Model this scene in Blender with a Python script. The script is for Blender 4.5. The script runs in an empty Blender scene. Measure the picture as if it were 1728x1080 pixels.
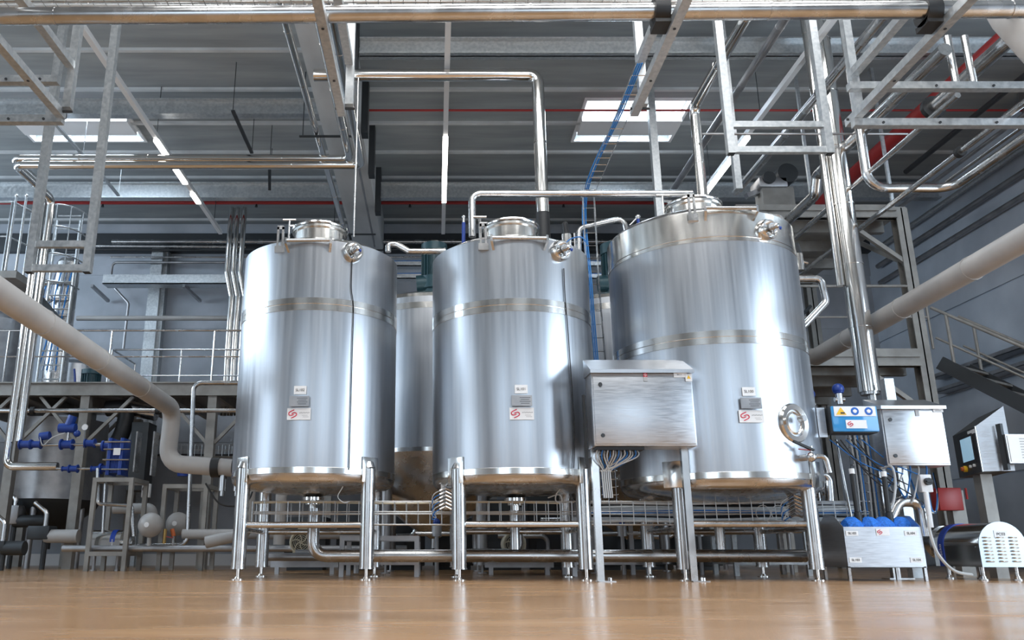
import bpy, bmesh, math, random
from mathutils import Vector as V, Matrix, Quaternion
random.seed(7)
sc = bpy.context.scene
C = bpy.data.collections.new('hall'); sc.collection.children.link(C)
PI = math.pi
# ------------------------------------------------------------------ camera and survey helpers
F, PX, PY, H = 1400., 735., 540., .25
TL = math.atan((932 - 540) / F); ct, st = math.cos(TL), math.sin(TL)
cam = bpy.data.cameras.new('camera'); co = bpy.data.objects.new('camera', cam); C.objects.link(co)
cam.sensor_width = 36; cam.lens = 36 * F / 1728; cam.shift_x = (864 - PX) / 1728
co.location = (0, 0, H); co.rotation_euler = (PI / 2 + TL, 0, 0); sc.camera = co
cam.clip_end = 200
def ray(px, py):
    a = (px - PX) / F; b = (PY - py) / F
    return V((a, ct - b * st, st + b * ct))
def gy(px, py, Y): d = ray(px, py); return V((0, 0, H)) + d * (Y / d.y)
def gz(px, py, Z): d = ray(px, py); return V((0, 0, H)) + d * ((Z - H) / d.z)
def gx(px, py, X): d = ray(px, py); return V((0, 0, H)) + d * (X / d.x)
# ------------------------------------------------------------------ materials
def new(name, col, met=0., rough=.5, **k):
    m = bpy.data.materials.new(name); m.use_nodes = True
    b = m.node_tree.nodes['Principled BSDF']
    b.inputs['Base Color'].default_value = (*col, 1); b.inputs['Metallic'].default_value = met
    b.inputs['Roughness'].default_value = rough
    for kk, vv in k.items(): b.inputs[kk.replace('_', ' ')].default_value = vv
    return m
def noisy(m, c1, c2, scale=(1, 1, 1), ns=4., det=4., r1=None, r2=None, bump=0., lo=.35, hi=.65):
    nt = m.node_tree; N = nt.nodes; L = nt.links; b = N['Principled BSDF']
    tc = N.new('ShaderNodeTexCoord'); mp = N.new('ShaderNodeMapping'); mp.inputs['Scale'].default_value = scale
    no = N.new('ShaderNodeTexNoise'); no.inputs['Scale'].default_value = ns; no.inputs['Detail'].default_value = det
    L.new(tc.outputs['Object'], mp.inputs[0]); L.new(mp.outputs[0], no.inputs['Vector'])
    cr = N.new('ShaderNodeValToRGB'); cr.color_ramp.elements[0].position = lo; cr.color_ramp.elements[1].position = hi
    cr.color_ramp.elements[0].color = (*c1, 1); cr.color_ramp.elements[1].color = (*c2, 1)
    L.new(no.outputs[0], cr.inputs[0]); L.new(cr.outputs[0], b.inputs['Base Color'])
    if r1 is not None:
        mr = N.new('ShaderNodeMapRange'); mr.inputs[1].default_value = lo; mr.inputs[2].default_value = hi
        mr.inputs[3].default_value = r1; mr.inputs[4].default_value = r2
        L.new(no.outputs[0], mr.inputs[0]); L.new(mr.outputs[0], b.inputs['Roughness'])
    if bump:
        bp = N.new('ShaderNodeBump'); bp.inputs['Strength'].default_value = bump; bp.inputs['Distance'].default_value = .02
        L.new(no.outputs[0], bp.inputs['Height']); L.new(bp.outputs[0], b.inputs['Normal'])
    return m
M = {}
M['shell'] = noisy(new('brushed_shell', (.6, .61, .63), 1, .3), (.47, .495, .53), (.54, .56, .59), (9, 9, .25), 3, 5, .3, .35, .004)
b = M['shell'].node_tree.nodes['Principled BSDF']; b.inputs['Anisotropic'].default_value = .45
tg = M['shell'].node_tree.nodes.new('ShaderNodeTangent'); tg.direction_type = 'RADIAL'; tg.axis = 'Z'
M['shell'].node_tree.links.new(tg.outputs[0], b.inputs['Tangent'])
M['band'] = noisy(new('polished_band', (.7, .69, .66), 1, .12), (.74, .73, .7), (.86, .85, .82), (3, 3, .5), 3, 3, .16, .22)
M['steel'] = noisy(new('stainless_steel', (.55, .55, .55), 1, .24), (.5, .5, .5), (.6, .6, .6), (1, 1, 1), 6, 3, .2, .3)
M['chrome'] = new('bright_cladding', (.75, .74, .72), 1, .13)
M['sheet'] = noisy(new('sheet_steel', (.6, .61, .63), 1, .3), (.52, .54, .57), (.6, .62, .65), (1, 1, 14), 8, 4, .3, .4)
M['dull'] = noisy(new('dull_steel', (.4, .4, .41), .9, .42), (.34, .34, .35), (.46, .46, .47), (1, 1, 1), 5, 4, .36, .5)
M['galv'] = noisy(new('galvanised', (.55, .57, .58), .85, .42), (.46, .49, .51), (.6, .62, .63), (1, 1, 1), 26, 5, .36, .48)
M['painted'] = noisy(new('painted_frame_steel', (.26, .25, .235), .3, .5), (.24, .23, .215), (.31, .3, .28), (1, 1, 1), 5, 3)
M['pvc'] = noisy(new('grey_insulation', (.4, .39, .38), 0, .45), (.37, .36, .35), (.43, .42, .41), (1, 1, 1), 3, 3)
M['red'] = new('red_paint', (.36, .025, .025), 0, .4)
M['blue'] = new('blue_paint', (.01, .045, .26), 0, .35)
M['bluelight'] = new('blue_hose', (.02, .2, .55), 0, .4)
M['brush'] = noisy(new('blue_bristle', (.01, .16, .62), 0, .7), (.01, .12, .5), (.02, .2, .75), (1, 1, 1), 60, 2, None, None, .3)
M['teal'] = new('teal_motor_paint', (.02, .06, .075), .1, .4)
M['black'] = new('black_rubber', (.012, .013, .015), 0, .5)
M['plate'] = new('satin_end_plate', (.36, .4, .43), .9, .36)
M['dark'] = new('dark_metal', (.05, .055, .06), .5, .5)
M['white'] = new('white_plate', (.8, .81, .82), 0, .4)
M['whitecable'] = new('pale_grey_cable', (.5, .52, .53), 0, .5)
M['bluecable'] = new('blue_cable', (.015, .15, .45), 0, .5)
M['yellow'] = new('yellow_sign', (.85, .5, .02), 0, .5)
M['signblue'] = new('blue_sign', (.01, .12, .5), 0, .5)
M['ink'] = new('dark_ink', (.03, .035, .04), 0, .6)
M['greyink'] = new('grey_ink', (.45, .46, .47), 0, .6)
M['logo'] = new('red_logo', (.6, .02, .06), 0, .5)
M['cream'] = new('cream_paint', (.6, .55, .42), 0, .45)
M['brass'] = new('brass', (.6, .4, .15), 1, .3)
M['orange'] = new('orange_paint', (.5, .12, .03), 0, .5)
M['tape'] = new('blue_strap', (.01, .05, .35), 0, .45)
M['lidglass'] = new('tinted_lid', (.05, .3, .65), .0, .08)
M['concrete'] = noisy(new('concrete_wall', (.3, .31, .33), 0, .85), (.34, .37, .41), (.45, .48, .53), (1, 1, 1), 1.3, 8, None, None, .05)
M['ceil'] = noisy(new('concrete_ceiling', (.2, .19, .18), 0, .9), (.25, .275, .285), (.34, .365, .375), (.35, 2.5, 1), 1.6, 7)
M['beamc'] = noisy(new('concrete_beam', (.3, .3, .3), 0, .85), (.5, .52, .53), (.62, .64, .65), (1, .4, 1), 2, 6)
M['daylitwall'] = noisy(new('daylit_concrete', (.5, .56, .64), 0, .85), (.45, .51, .59), (.56, .62, .7), (1, 1, 1), 1.3, 8, None, None, .05)  # wall concrete made lighter and bluer, cool side daylight put into the colour
M['whitewall'] = noisy(new('painted_wall', (.55, .56, .58), 0, .8), (.5, .51, .53), (.6, .61, .62), (1, 1, 1), 2, 3)
M['brownshell'] = M['shell']
fl = M['floor'] = new('resin_floor', (.36, .2, .09), 0, .16)
noisy(fl, (.385, .215, .1), (.47, .275, .135), (.5, 1.6, 1), 1.5, 12, .17, .27, .004, .3, .7)
def scuffs(m):
    nt = m.node_tree; N = nt.nodes; L = nt.links; b = N['Principled BSDF']; src = b.inputs['Base Color'].links[0].from_socket
    tc = N.new('ShaderNodeTexCoord'); mp = N.new('ShaderNodeMapping'); mp.inputs['Scale'].default_value = (1.1, 9, 1)
    no = N.new('ShaderNodeTexNoise'); no.inputs['Scale'].default_value = 2.6; no.inputs['Detail'].default_value = 9; no.inputs['Roughness'].default_value = .62
    L.new(tc.outputs['Object'], mp.inputs[0]); L.new(mp.outputs[0], no.inputs['Vector'])
    mr = N.new('ShaderNodeMapRange'); mr.inputs[1].default_value = .6; mr.inputs[2].default_value = .74; mr.inputs[3].default_value = 0; mr.inputs[4].default_value = .6
    L.new(no.outputs[0], mr.inputs[0]); mx = N.new('ShaderNodeMix'); mx.data_type = 'RGBA'; mx.inputs['B'].default_value = (.66, .58, .5, 1)
    L.new(mr.outputs[0], mx.inputs['Factor']); L.new(src, mx.inputs['A']); L.new(mx.outputs['Result'], b.inputs['Base Color'])
scuffs(fl)
fl.node_tree.nodes['Principled BSDF'].inputs['Specular IOR Level'].default_value = .6
def emis(name, col, s):
    m = new(name, (.8, .8, .8)); b = m.node_tree.nodes['Principled BSDF']
    b.inputs['Emission Color'].default_value = (*col, 1); b.inputs['Emission Strength'].default_value = s; return m
M['sky'] = emis('skylight_pane', (.86, .93, 1), 3.2)
M['tube'] = emis('lit_tube', (1, .96, .9), 9)
M['screen'] = emis('screen_on', (.12, .45, .7), .45)
# ------------------------------------------------------------------ mesh builders
class B:
    def __init__(s): s.bm = bmesh.new()
    def box(s, c, size, rot=None, bev=0):
        r = bmesh.ops.create_cube(s.bm, size=1)
        vs = r['verts']; bmesh.ops.scale(s.bm, vec=V(size), verts=vs)
        if bev:
            es = {e for v in vs for e in v.link_edges}
            rb = bmesh.ops.bevel(s.bm, geom=list(es), offset=bev, segments=2, affect='EDGES', profile=.5)
            vs = list({v for f in rb['faces'] for v in f.verts} | {v for v in vs if v.is_valid})
            # collect the whole island
            seen = set(vs); st_ = list(vs)
            while st_:
                v = st_.pop()
                for e in v.link_edges:
                    w = e.other_vert(v)
                    if w not in seen: seen.add(w); st_.append(w)
            vs = list(seen)
        m = Matrix.Translation(V(c)) @ (rot.to_4x4() if rot else Matrix.Identity(4))
        bmesh.ops.transform(s.bm, matrix=m, verts=vs); return s
    def span(s, a, b_, bev=0):
        a = V(a); b_ = V(b_)
        return s.box((a + b_) / 2, [max(abs(q), 1e-4) for q in (b_ - a)], bev=bev)
    def ring(s, c, u, w, r, n, ph=0):
        return [s.bm.verts.new(c + (u * math.cos(2 * PI * i / n + ph) + w * math.sin(2 * PI * i / n + ph)) * r) for i in range(n)]
    def sweep(s, pts, r, n=12, cap=True, closed=False):
        pts = [V(p) for p in pts]; k = len(pts)
        rs = r if isinstance(r, (list, tuple)) else [r] * k
        tan = []
        for i in range(k):
            if closed: t = pts[(i + 1) % k] - pts[i - 1]
            else: t = pts[min(i + 1, k - 1)] - pts[max(i - 1, 0)]
            tan.append(t.normalized())
        t0 = tan[0]; up = V((0, 0, 1)) if abs(t0.z) < .9 else V((0, 1, 0))
        u = t0.cross(up).normalized(); R = []
        for i in range(k):
            if i:
                ax = tan[i - 1].cross(tan[i])
                if ax.length > 1e-7: u = Quaternion(ax.normalized(), tan[i - 1].angle(tan[i])) @ u
            w = tan[i].cross(u).normalized()
            R.append(s.ring(pts[i], u, w, rs[i], n))
        m = k if closed else k - 1
        for i in range(m):
            A, B_ = R[i], R[(i + 1) % k]
            for j in range(n):
                s.bm.faces.new((A[j], A[(j + 1) % n], B_[(j + 1) % n], B_[j]))
        if cap and not closed:
            s.bm.faces.new(R[0][::-1]); s.bm.faces.new(R[-1])
        return s
    def cyl(s, a, b_, r, n=16, r2=None): return s.sweep([a, b_], [r, r if r2 is None else r2], n)
    def bar(s, a, b_, w, h):      # rectangular bar from a to b_, w across, h up
        a = V(a); b_ = V(b_); d = (b_ - a); L = d.length; d.normalize()
        up = V((0, 0, 1)) if abs(d.z) < .95 else V((0, 1, 0))
        x = d.cross(up).normalized(); z = x.cross(d).normalized()
        m = Matrix((x, d, z)).transposed()
        return s.box((a + b_) / 2, (w, L, h), rot=m)
    def lathe(s, c, prof, n=64, axis=None, a0=0, a1=2 * PI):
        c = V(c); ax = V(axis).normalized() if axis else V((0, 0, 1))
        q = V((0, 0, 1)).rotation_difference(ax); full = abs(a1 - a0 - 2 * PI) < 1e-6
        cols = []
        for i in range(n if full else n + 1):
            a = a0 + (a1 - a0) * i / n; col = []
            for (r, z) in prof:
                col.append(s.bm.verts.new(c + q @ V((r * math.cos(a), r * math.sin(a), z))))
            cols.append(col)
        k = len(prof)
        for i in range(n):
            A = cols[i]; B_ = cols[(i + 1) % n] if full else cols[i + 1]
            for j in range(k - 1): 
                try: s.bm.faces.new((A[j], B_[j], B_[j + 1], A[j + 1]))
                except ValueError: pass
        return s
    def sphere(s, c, r, sc_=(1, 1, 1), n=20):
        rr = bmesh.ops.create_uvsphere(s.bm, u_segments=n, v_segments=n // 2, radius=r)
        bmesh.ops.transform(s.bm, matrix=Matrix.Translation(V(c)) @ Matrix.Diagonal((*sc_, 1)), verts=rr['verts']); return s
    def prism(s, poly, d):        # poly: list of 3D points, extruded by vector d
        d = V(d); a = [s.bm.verts.new(V(p)) for p in poly]; b_ = [s.bm.verts.new(V(p) + d) for p in poly]
        s.bm.faces.new(a[::-1]); s.bm.faces.new(b_); n = len(a)
        for i in range(n): s.bm.faces.new((a[i], a[(i + 1) % n], b_[(i + 1) % n], b_[i]))
        return s
    def done(s, name, mat, parent=None, label=None, cat=None, group=None, kind=None, ang=35):
        bmesh.ops.remove_doubles(s.bm, verts=s.bm.verts, dist=1e-6)
        bmesh.ops.recalc_face_normals(s.bm, faces=s.bm.faces)
        me = bpy.data.meshes.new(name); s.bm.to_mesh(me); s.bm.free()
        me.shade_smooth(); me.set_sharp_from_angle(angle=math.radians(ang))
        me.materials.append(M[mat] if isinstance(mat, str) else mat)
        o = bpy.data.objects.new(name, me); C.objects.link(o)
        tag(o, label, cat, group, kind)
        if parent:
            o.parent = parent; o.matrix_parent_inverse = Matrix.Translation(parent.location).inverted()
        return o
def tag(o, label=None, cat=None, group=None, kind=None):
    if label: o['label'] = label
    if cat: o['category'] = cat
    if group: o['group'] = group
    if kind: o['kind'] = kind
    return o
def T(name, label, cat, loc=(0, 0, 0), group=None):
    o = bpy.data.objects.new(name, None); o.location = loc; o.empty_display_size = .2; C.objects.link(o)
    return tag(o, label, cat, group)
def fillet(pts, R, n=6):
    pts = [V(p) for p in pts]; out = [pts[0]]
    for i in range(1, len(pts) - 1):
        a, p, c = pts[i - 1], pts[i], pts[i + 1]
        d1 = (a - p); d2 = (c - p); l1, l2 = d1.length, d2.length; d1.normalize(); d2.normalize()
        ang = d1.angle(d2)
        if ang > PI - .02: out.append(p); continue
        t = min(R / math.tan(ang / 2), l1 * .48, l2 * .48)
        s_, e = p + d1 * t, p + d2 * t
        rr = t * math.tan(ang / 2)
        cen = p + (d1 + d2).normalized() * (rr / math.sin(ang / 2))
        v0 = s_ - cen; v1 = e - cen; tot = v0.angle(v1); ax = v0.cross(v1).normalized()
        for k in range(n + 1): out.append(cen + Quaternion(ax, tot * k / n) @ v0)
    out.append(pts[-1]); return out
def smooth(pts, n=6):
    pts = [V(p) for p in pts]; q = [pts[0]] + pts + [pts[-1]]; out = []
    for i in range(1, len(q) - 2):
        a, b_, c, d = q[i - 1:i + 3]
        for k in range(n):
            t = k / n
            out.append(.5 * ((2 * b_) + (c - a) * t + (2 * a - 5 * b_ + 4 * c - d) * t * t + (3 * b_ - a - 3 * c + d) * t ** 3))
    out.append(pts[-1]); return out
def pipe(label, pts, r, mat='steel', bend=None, group=None, joints=0, name='pipe', cat='pipe', n=14, parent=None, clamps=()):
    pts = [V(p) for p in pts]
    o = B().sweep(fillet(pts, bend if bend else r * 3), r, n).done(name, mat, parent, label, cat if not parent else None, group)
    if joints:
        for a, c in zip(pts, pts[1:]):
            L = (c - a).length; d = (c - a).normalized(); k = int(L / joints)
            for i in range(1, k + 1):
                p = a + d * (L * i / (k + 1)); B().cyl(p - d * .008, p + d * .008, r * 1.06, n).done('joint_ring', mat, o)
    for t, (i) in clamps:
        p = pts[i] + (pts[i + 1] - pts[i]) * t; d = (pts[i + 1] - pts[i]).normalized()
        B().cyl(p - d * .03, p + d * .03, r * 1.75, n).done('pipe_clamp', 'black', o, 'black rubber-lined clamp')
    return o
def cable(label, pts, r=.006, mat='black', group=None, name='cable', parent=None, cat='cable'):
    return B().sweep(smooth(pts), r, 7).done(name, mat, parent, label, None if parent else cat, group)
def text(s, size, loc, rot, mat, parent, name='lettering'):
    cu = bpy.data.curves.new(name, 'FONT'); cu.body = s; cu.size = size; cu.extrude = .0006; cu.align_x = 'CENTER'; cu.align_y = 'CENTER'
    t = bpy.data.objects.new('tmp_text', cu); sc.collection.objects.link(t)
    dg = bpy.context.evaluated_depsgraph_get(); me = bpy.data.meshes.new_from_object(t.evaluated_get(dg))
    bpy.data.objects.remove(t); me.materials.clear(); me.materials.append(M[mat]); me.name = name
    me.transform(Matrix.Translation(V(loc)) @ rot.to_4x4())
    o = bpy.data.objects.new(name, me); C.objects.link(o)
    if parent: o.parent = parent; o.matrix_parent_inverse = Matrix.Translation(parent.location).inverted()
    return o
FRONT = Matrix.Rotation(PI / 2, 3, 'X')      # text plane facing -Y
def logo(c, size, right, up, parent, mat='logo', r=.07):
    A = [(.66, .98), (.35, .85), (.06, .66), (.07, .42), (.3, .34), (.62, .46)]
    b_ = B(); 
    for P in (A, [(1 - x, 1 - y) for x, y in A]):
        P3 = [V(c) + V(right) * ((x - .5) * size) + V(up) * ((y - .5) * size) for x, y in P]
        b_.sweep(smooth(P3, 5), size * r, 6)
    b_.done('emblem', mat, parent, 'red double-hook emblem')
# ------------------------------------------------------------------ the hall
def struct(o): o['kind'] = 'structure'; return o
X0, X1, Y0, Y1, ZC = -12.2, 9.4, -8.0, 17.0, 7.2
struct(B().span((X0, Y0, -.2), (X1, Y1, 0)).done('floor', 'floor'))
# ceiling slab of ribbed concrete planks
cb = B(); Yc = Y0
sk = [(2.42, 4.07, 11.78, 13.12), (-7.0, -5.1, 11.9, 13.12), (-3, 5, 1.0, 3.2), (-3, 5, 5.2, 7.0)]
ys = sorted({Y0, Y1, *[q for s_ in sk for q in s_[2:]]})
for ya, yb in zip(ys, ys[1:]):
    holes = sorted([(s_[0], s_[1]) for s_ in sk if s_[2] <= ya + 1e-4 and s_[3] >= yb - 1e-4]); x = X0
    for h0, h1 in holes: cb.span((x, ya, ZC), (h0, yb, ZC + .3)); x = h1
    cb.span((x, ya, ZC), (X1, yb, ZC + .3))
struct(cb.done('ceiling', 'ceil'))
y = 10.4 - 1.05 * 3; rib = 0
while y < Y1:
    if not (11.9 < y < 12.1):
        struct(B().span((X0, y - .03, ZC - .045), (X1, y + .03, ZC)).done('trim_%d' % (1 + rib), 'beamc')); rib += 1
    y += 1.05
for i, (a, b_, c, d) in enumerate(sk):
    w = struct(B().span((a, c, ZC + .12), (b_, d, ZC + .16)).done('window_%d' % (i + 1), 'sky'))
    f = B()
    f.span((a - .05, c - .05, ZC - .03), (a, d + .05, ZC + .12)).span((b_, c - .05, ZC - .03), (b_ + .05, d + .05, ZC + .12))
    f.span((a, c - .05, ZC - .03), (b_, c, ZC + .12)).span((a, d, ZC - .03), (b_, d + .05, ZC + .12))
    if i < 2: f.span((a, 12.3, ZC - .1), (b_, 12.78, ZC + .1)); f.span((a + .55, c, ZC), (a + .62, d, ZC + .1))
    f.done('window_frame', 'white', w)
# back wall: concrete panels with joints
bw = B(); bw.span((X0, Y1, 0), (X1, Y1 + .3, ZC))
for z in (1.2, 2.4, 3.6, 4.8, 6.0): bw.span((X0, Y1 - .012, z + .015), (X1, Y1, z + 1.185))
struct(bw.done('wall_back', 'concrete'))
struct(B().span((X0, Y1 - .16, 6.5), (X1, Y1 - .013, 6.92)).done('trim_20', 'dark'))
struct(B().span((X0, Y1 - .06, 0), (X1, Y1 - .013, .22)).done('baseboard_back', 'white'))
rw = B()
GY0, GY1, GZ = 0.2, 5.2, 4.6
rw.span((X1, Y0, 0), (X1 + .3, GY0, ZC)).span((X1, GY1, 0), (X1 + .3, Y1, ZC)).span((X1, GY0, GZ), (X1 + .3, GY1, ZC))
for z in (0, 1.5, 3.0, 4.5): rw.span((X1 - .03, GY1 + .6, z + .02), (X1, Y1, z + 1.48))
struct(rw.done('wall_right', 'daylitwall'))
struct(B().span((X1 - .25, 11.1, 0), (X1 - .031, 11.6, ZC)).done('trim_21', 'dull'))
lw = B(); lw.span((X0 - .3, Y0, 0), (X0, .5, ZC)).span((X0 - .3, 5.0, 0), (X0, Y1, ZC)).span((X0 - .3, .5, 4.8), (X0, 5, ZC))
struct(lw.done('wall_left', 'whitewall'))
fw = B(); fw.span((X0, Y0 - .3, 0), (-7, Y0, ZC)).span((-3, Y0 - .3, 0), (1.5, Y0, ZC)).span((6.5, Y0 - .3, 0), (X1, Y0, ZC))
fw.span((-7, Y0 - .3, 5.2), (-3, Y0, ZC)).span((-7, Y0 - .3, 0), (-3, Y0, 1.0)).span((1.5, Y0 - .3, 5.2), (6.5, Y0, ZC)).span((1.5, Y0 - .3, 0), (6.5, Y0, 1.0))
struct(fw.done('wall_front', 'whitewall'))
def area(name, loc, rot, sx, sy, pw, col=(1, 1, 1)):
    l = bpy.data.lights.new(name, 'AREA'); l.shape = 'RECTANGLE'; l.size = sx; l.size_y = sy; l.energy = pw; l.color = col
    o = bpy.data.objects.new(name, l); o.location = loc; o.rotation_euler = rot; C.objects.link(o); return o
COOL = (.7, .85, 1)
area('gate_daylight', (X1 + .15, (GY0 + GY1) / 2, GZ / 2), (0, PI / 2, 0), GZ, GY1 - GY0, 560, COOL)
area('left_gate_daylight', (X0 - .15, 2.75, 2.4), (0, -PI / 2, 0), 4.8, 4.5, 170, COOL)
area('rear_window_daylight', (-5, Y0 - .15, 3.1), (PI / 2, 0, 0), 4, 4.2, 130, COOL)
area('rear_window_daylight', (4, Y0 - .15, 3.1), (PI / 2, 0, 0), 5, 4.2, 150, COOL)
area('rooflight', (1, 2.1, ZC + .1), (0, 0, 0), 8, 2.2, 300, (1, .97, .93))
area('rooflight', (1, 6.1, ZC + .1), (0, 0, 0), 8, 1.8, 260, (1, .97, .93))
area('rooflight', (3.25, 12.4, ZC + .08), (0, 0, 0), 1.6, 1.2, 110, COOL)
area('rooflight', (-6.05, 12.5, ZC + .08), (0, 0, 0), 1.8, 1.1, 110, COOL)
area('left_fill_light', (X0 + .02, 10.5, 5.7), (0, -PI / 2, 0), 2.0, 10, 650, COOL)  # added fill for the right wall and ceiling, solid wall behind it
area('right_fill_light', (X1 - .02, 7.6, 5.7), (0, PI / 2, 0), 1.8, 3.4, 160, COOL)  # added fill to brighten the left side, back wall and ceiling
struct(B().span((X0, 5.4, 4.62), (X0 + .03, 15.6, 4.7)).span((X0, 5.4, 6.7), (X0 + .03, 15.6, 6.78)).done('trim_30', 'galv'))  # strips edging the added left fill light
w = bpy.data.worlds.new('daylight'); sc.world = w; w.use_nodes = True
w.node_tree.nodes['Background'].inputs[0].default_value = (.75, .87, 1, 1); w.node_tree.nodes['Background'].inputs[1].default_value = 1.0
# ------------------------------------------------------------------ roof steel and services
def roofbeam(px, ytop, ybot, Y, x0, x1, lab, mat='galv'):
    zt, zb = gy(px, ytop, Y).z, gy(px, ybot, Y).z
    o = B().span((x0, Y - .08, zb), (x1, Y + .08, zb + .02)).span((x0, Y - .012, zb), (x1, Y + .012, zt)).span((x0, Y - .08, zt - .02), (x1, Y + .08, zt))
    return struct(o.done('trim_%d' % lab, mat))
roofbeam(900, 68, 95, 9.6, -1.0, X1, 22); roofbeam(500, 170, 196, 11.3, X0, -1.3, 23); roofbeam(500, 310, 336, 14.3, X0, X1, 24)
# large concrete girder running away from the camera
g = B().span((-1.72, 5, 6.45), (-1.12, Y1 - .2, ZC)); struct(g.done('trim_25', 'beamc'))
for k, Y in enumerate((9.6, 11.3, 12.7, 14.3)):
    B().span((-1.12, Y - .1, 6.3), (-1.02, Y + .1, ZC)).done('beam_bracket', 'dark', None, 'dark steel bracket %s on the right side of the concrete roof girder' % ('nearest the camera', 'second from the camera', 'third from the camera', 'furthest from the camera')[k], 'bracket', 'brackets on the concrete roof girder')
# light rails
def rail(label, px1, px2, x, Ya, Yb, lit):
    o = B().span((x - .035, Ya, 6.3), (x + .035, Yb, 6.36)).span((x - .02, Ya, 6.36), (x + .02, Yb, 6.4)).done('light_rail', 'white', None, label, 'light rail')
    for a, b_ in lit: B().span((x - .04, a, 6.262), (x + .04, b_, 6.299)).done('light_tube', 'tube', o, 'lit tube')
    s = B()
    for Y in (Ya + .5, (Ya + Yb) / 2, Yb - .5): s.cyl((x, Y, 6.4), (x, Y, ZC), .006, 6)
    s.done('suspension_wire', 'dark', o)
def YZ(px, py): return gz(px, py, 6.28).y
rail('white ceiling light rail running back on the left, three short lit sections', 0, 0, -4.25, 7.5, YZ(367, 397), [(YZ(260, 237), YZ(278, 263)), (YZ(290, 283), YZ(312, 310)), (YZ(318, 327), YZ(331, 343))])
rail('white ceiling light rail above the middle tank with one long lit tube', 0, 0, .15, 6.5, YZ(752, 397), [(YZ(752, 232), YZ(752, 341))])
rail('white ceiling light rail running back to the right tank, lit end above its manhole', 0, 0, 4.71, 8, YZ(1190, 335), [(YZ(1262, 232), YZ(1250, 250)), (YZ(1238, 265), YZ(1192, 330))])
# red sprinkler pipes
pipe('thin bright red sprinkler pipe running full width below the far roof beam', [(X0, 15, 6.83), (4.6, 15, 6.83)], .035, 'red')
pipe('thin red sprinkler pipe behind the second roof beam, crossing the skylights', [(X0, 11.6, 6.9), (X1, 11.6, 6.9)], .018, 'red')
pr = [gz(1728, 35, 6.2), gz(1435, 300, 6.2)]; xr = (pr[0].x + pr[1].x) / 2
pipe('thick red sprinkler main running back below the ceiling at upper right', [(xr, 7.5, 6.2), (xr, 13.6, 6.2)], .115, 'red')
for i in range(6):
    X = -9.5 + i * 3.0
    B().cyl((X, 15, 6.74), (X, 15, 6.8), .03, 8, .015).cyl((X, 15, 6.8), (X, 15, 6.83), .012, 8).done('sprinkler_head', 'dark', None, 'small dark sprinkler head under the far red pipe', 'sprinkler', 'sprinkler heads on the far red pipe')
# dark hangers on ceiling
for i, (pa, pb) in enumerate([((393, 187), (425, 258)), ((455, 283), (455, 320)), ((90, 205), (140, 262)), ((170, 293), (200, 330))]):
    a = gz(*pa, 6.4); b_ = gz(*pb, 6.4)
    B().bar(a, b_, .05, .03).cyl(a, a + V((0, 0, .8)), .006, 6).cyl(b_, b_ + V((0, 0, .8)), .006, 6).done('ceiling_channel', 'dark' if i < 2 else 'galv', None,
        ['dark mounting channel under the ceiling above the left tank', 'short dark mounting channel under the far roof beam', 'perforated hanging channel right of the overhead frame at far left', 'perforated channel hanging beside the left hanging frame'][i], 'channel')
# ------------------------------------------------------------------ overhead rack at the front
ZR = 4.0
def racksec(X, Yend, lab, ups=True, w=.07):
    t = T('pipe_support', lab, 'support frame', (X, Yend, ZR))
    B().span((X - w / 2, 3.2, ZR - .04), (X + w / 2, Yend, ZR + .03)).done('lower_arm', 'galv', t)
    B().span((X - w / 2 + .02, Yend, ZR - .03), (X + w / 2 - .0, Yend + .015, ZR + .025)).done('end_cap', 'black', t, 'black plastic end cap')
    if ups: B().span((X - w / 2 + .06, 3.2, ZR + .42), (X + w / 2 + .06, Yend - .1, ZR + .49)).done('upper_arm', 'galv', t)
    B().span((X - w / 2 + .07, Yend - .1, ZR + .03), (X + w / 2 + .07, Yend - .03, ZC)).done('hanger_post', 'galv', t)
    for Y in (3.9, 4.6, 5.3, 6.0): B().cyl((X + .0, Y, ZR - .045), (X + .0, Y, ZR - .04), .012, 8).done('bolt', 'dark', t)
    B().cyl((X - .05, Yend - .07, ZR + .0), (X + .12, Yend - .07, ZR + .0), .012, 6).done('bolt', 'dark', t)
    return t
r1 = gz(105, 195, ZR); r2 = gz(577, 190, ZR); r3 = gz(1070, 190, ZR); r4 = gz(1432, 208, ZR)
racksec(r1.x, r1.y, 'galvanised overhead pipe support frame at the far left top corner')
racksec(r2.x, r2.y, 'galvanised overhead pipe support arm above the left tank, black end cap')
racksec(r3.x, r3.y, 'galvanised overhead pipe support arm left of the right tank, near the skylight')
racksec(r4.x, r4.y, 'galvanised overhead pipe support frame above the right duct')
for i, (a, b_, lab) in enumerate([((0, 133), (98, 135), 'upper short galvanised rail at top left, ending at the support frame'), ((0, 200), (105, 202), 'lower short galvanised rail at top left, ending at the support frame'),
        ((1432, 140), (1728, 150), 'upper galvanised rail crossing to the right edge below the top pipe'), ((1440, 203), (1728, 211), 'lower galvanised rail crossing to the right edge, bolted to the frame')]):
    A, B2 = gy(*a, 6.62), gy(*b_, 6.62); z = (A.z + B2.z) / 2
    xa, xb = min(A.x, B2.x), max(A.x, B2.x)
    if i < 2: xa -= 1
    else: xb += 1
    o = B().span((xa, 6.60, z - .035), (xb, 6.67, z + .035)).done('support_rail', 'galv', None, lab, 'rail')
    for k in range(5): B().cyl((xa + (xb - xa) * (k + .5) / 5, 6.59, z - .01), (xa + (xb - xa) * (k + .5) / 5, 6.6, z - .01), .012, 8).done('bolt', 'dark', o)
ptop = gz(860, 30, 4.1)
tp = pipe('long thick stainless pipe crossing the whole top of the picture', [(-4.6, ptop.y, 4.1), (6.0, ptop.y - .12, 4.1)], .064, 'steel', joints=1.9)
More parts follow.
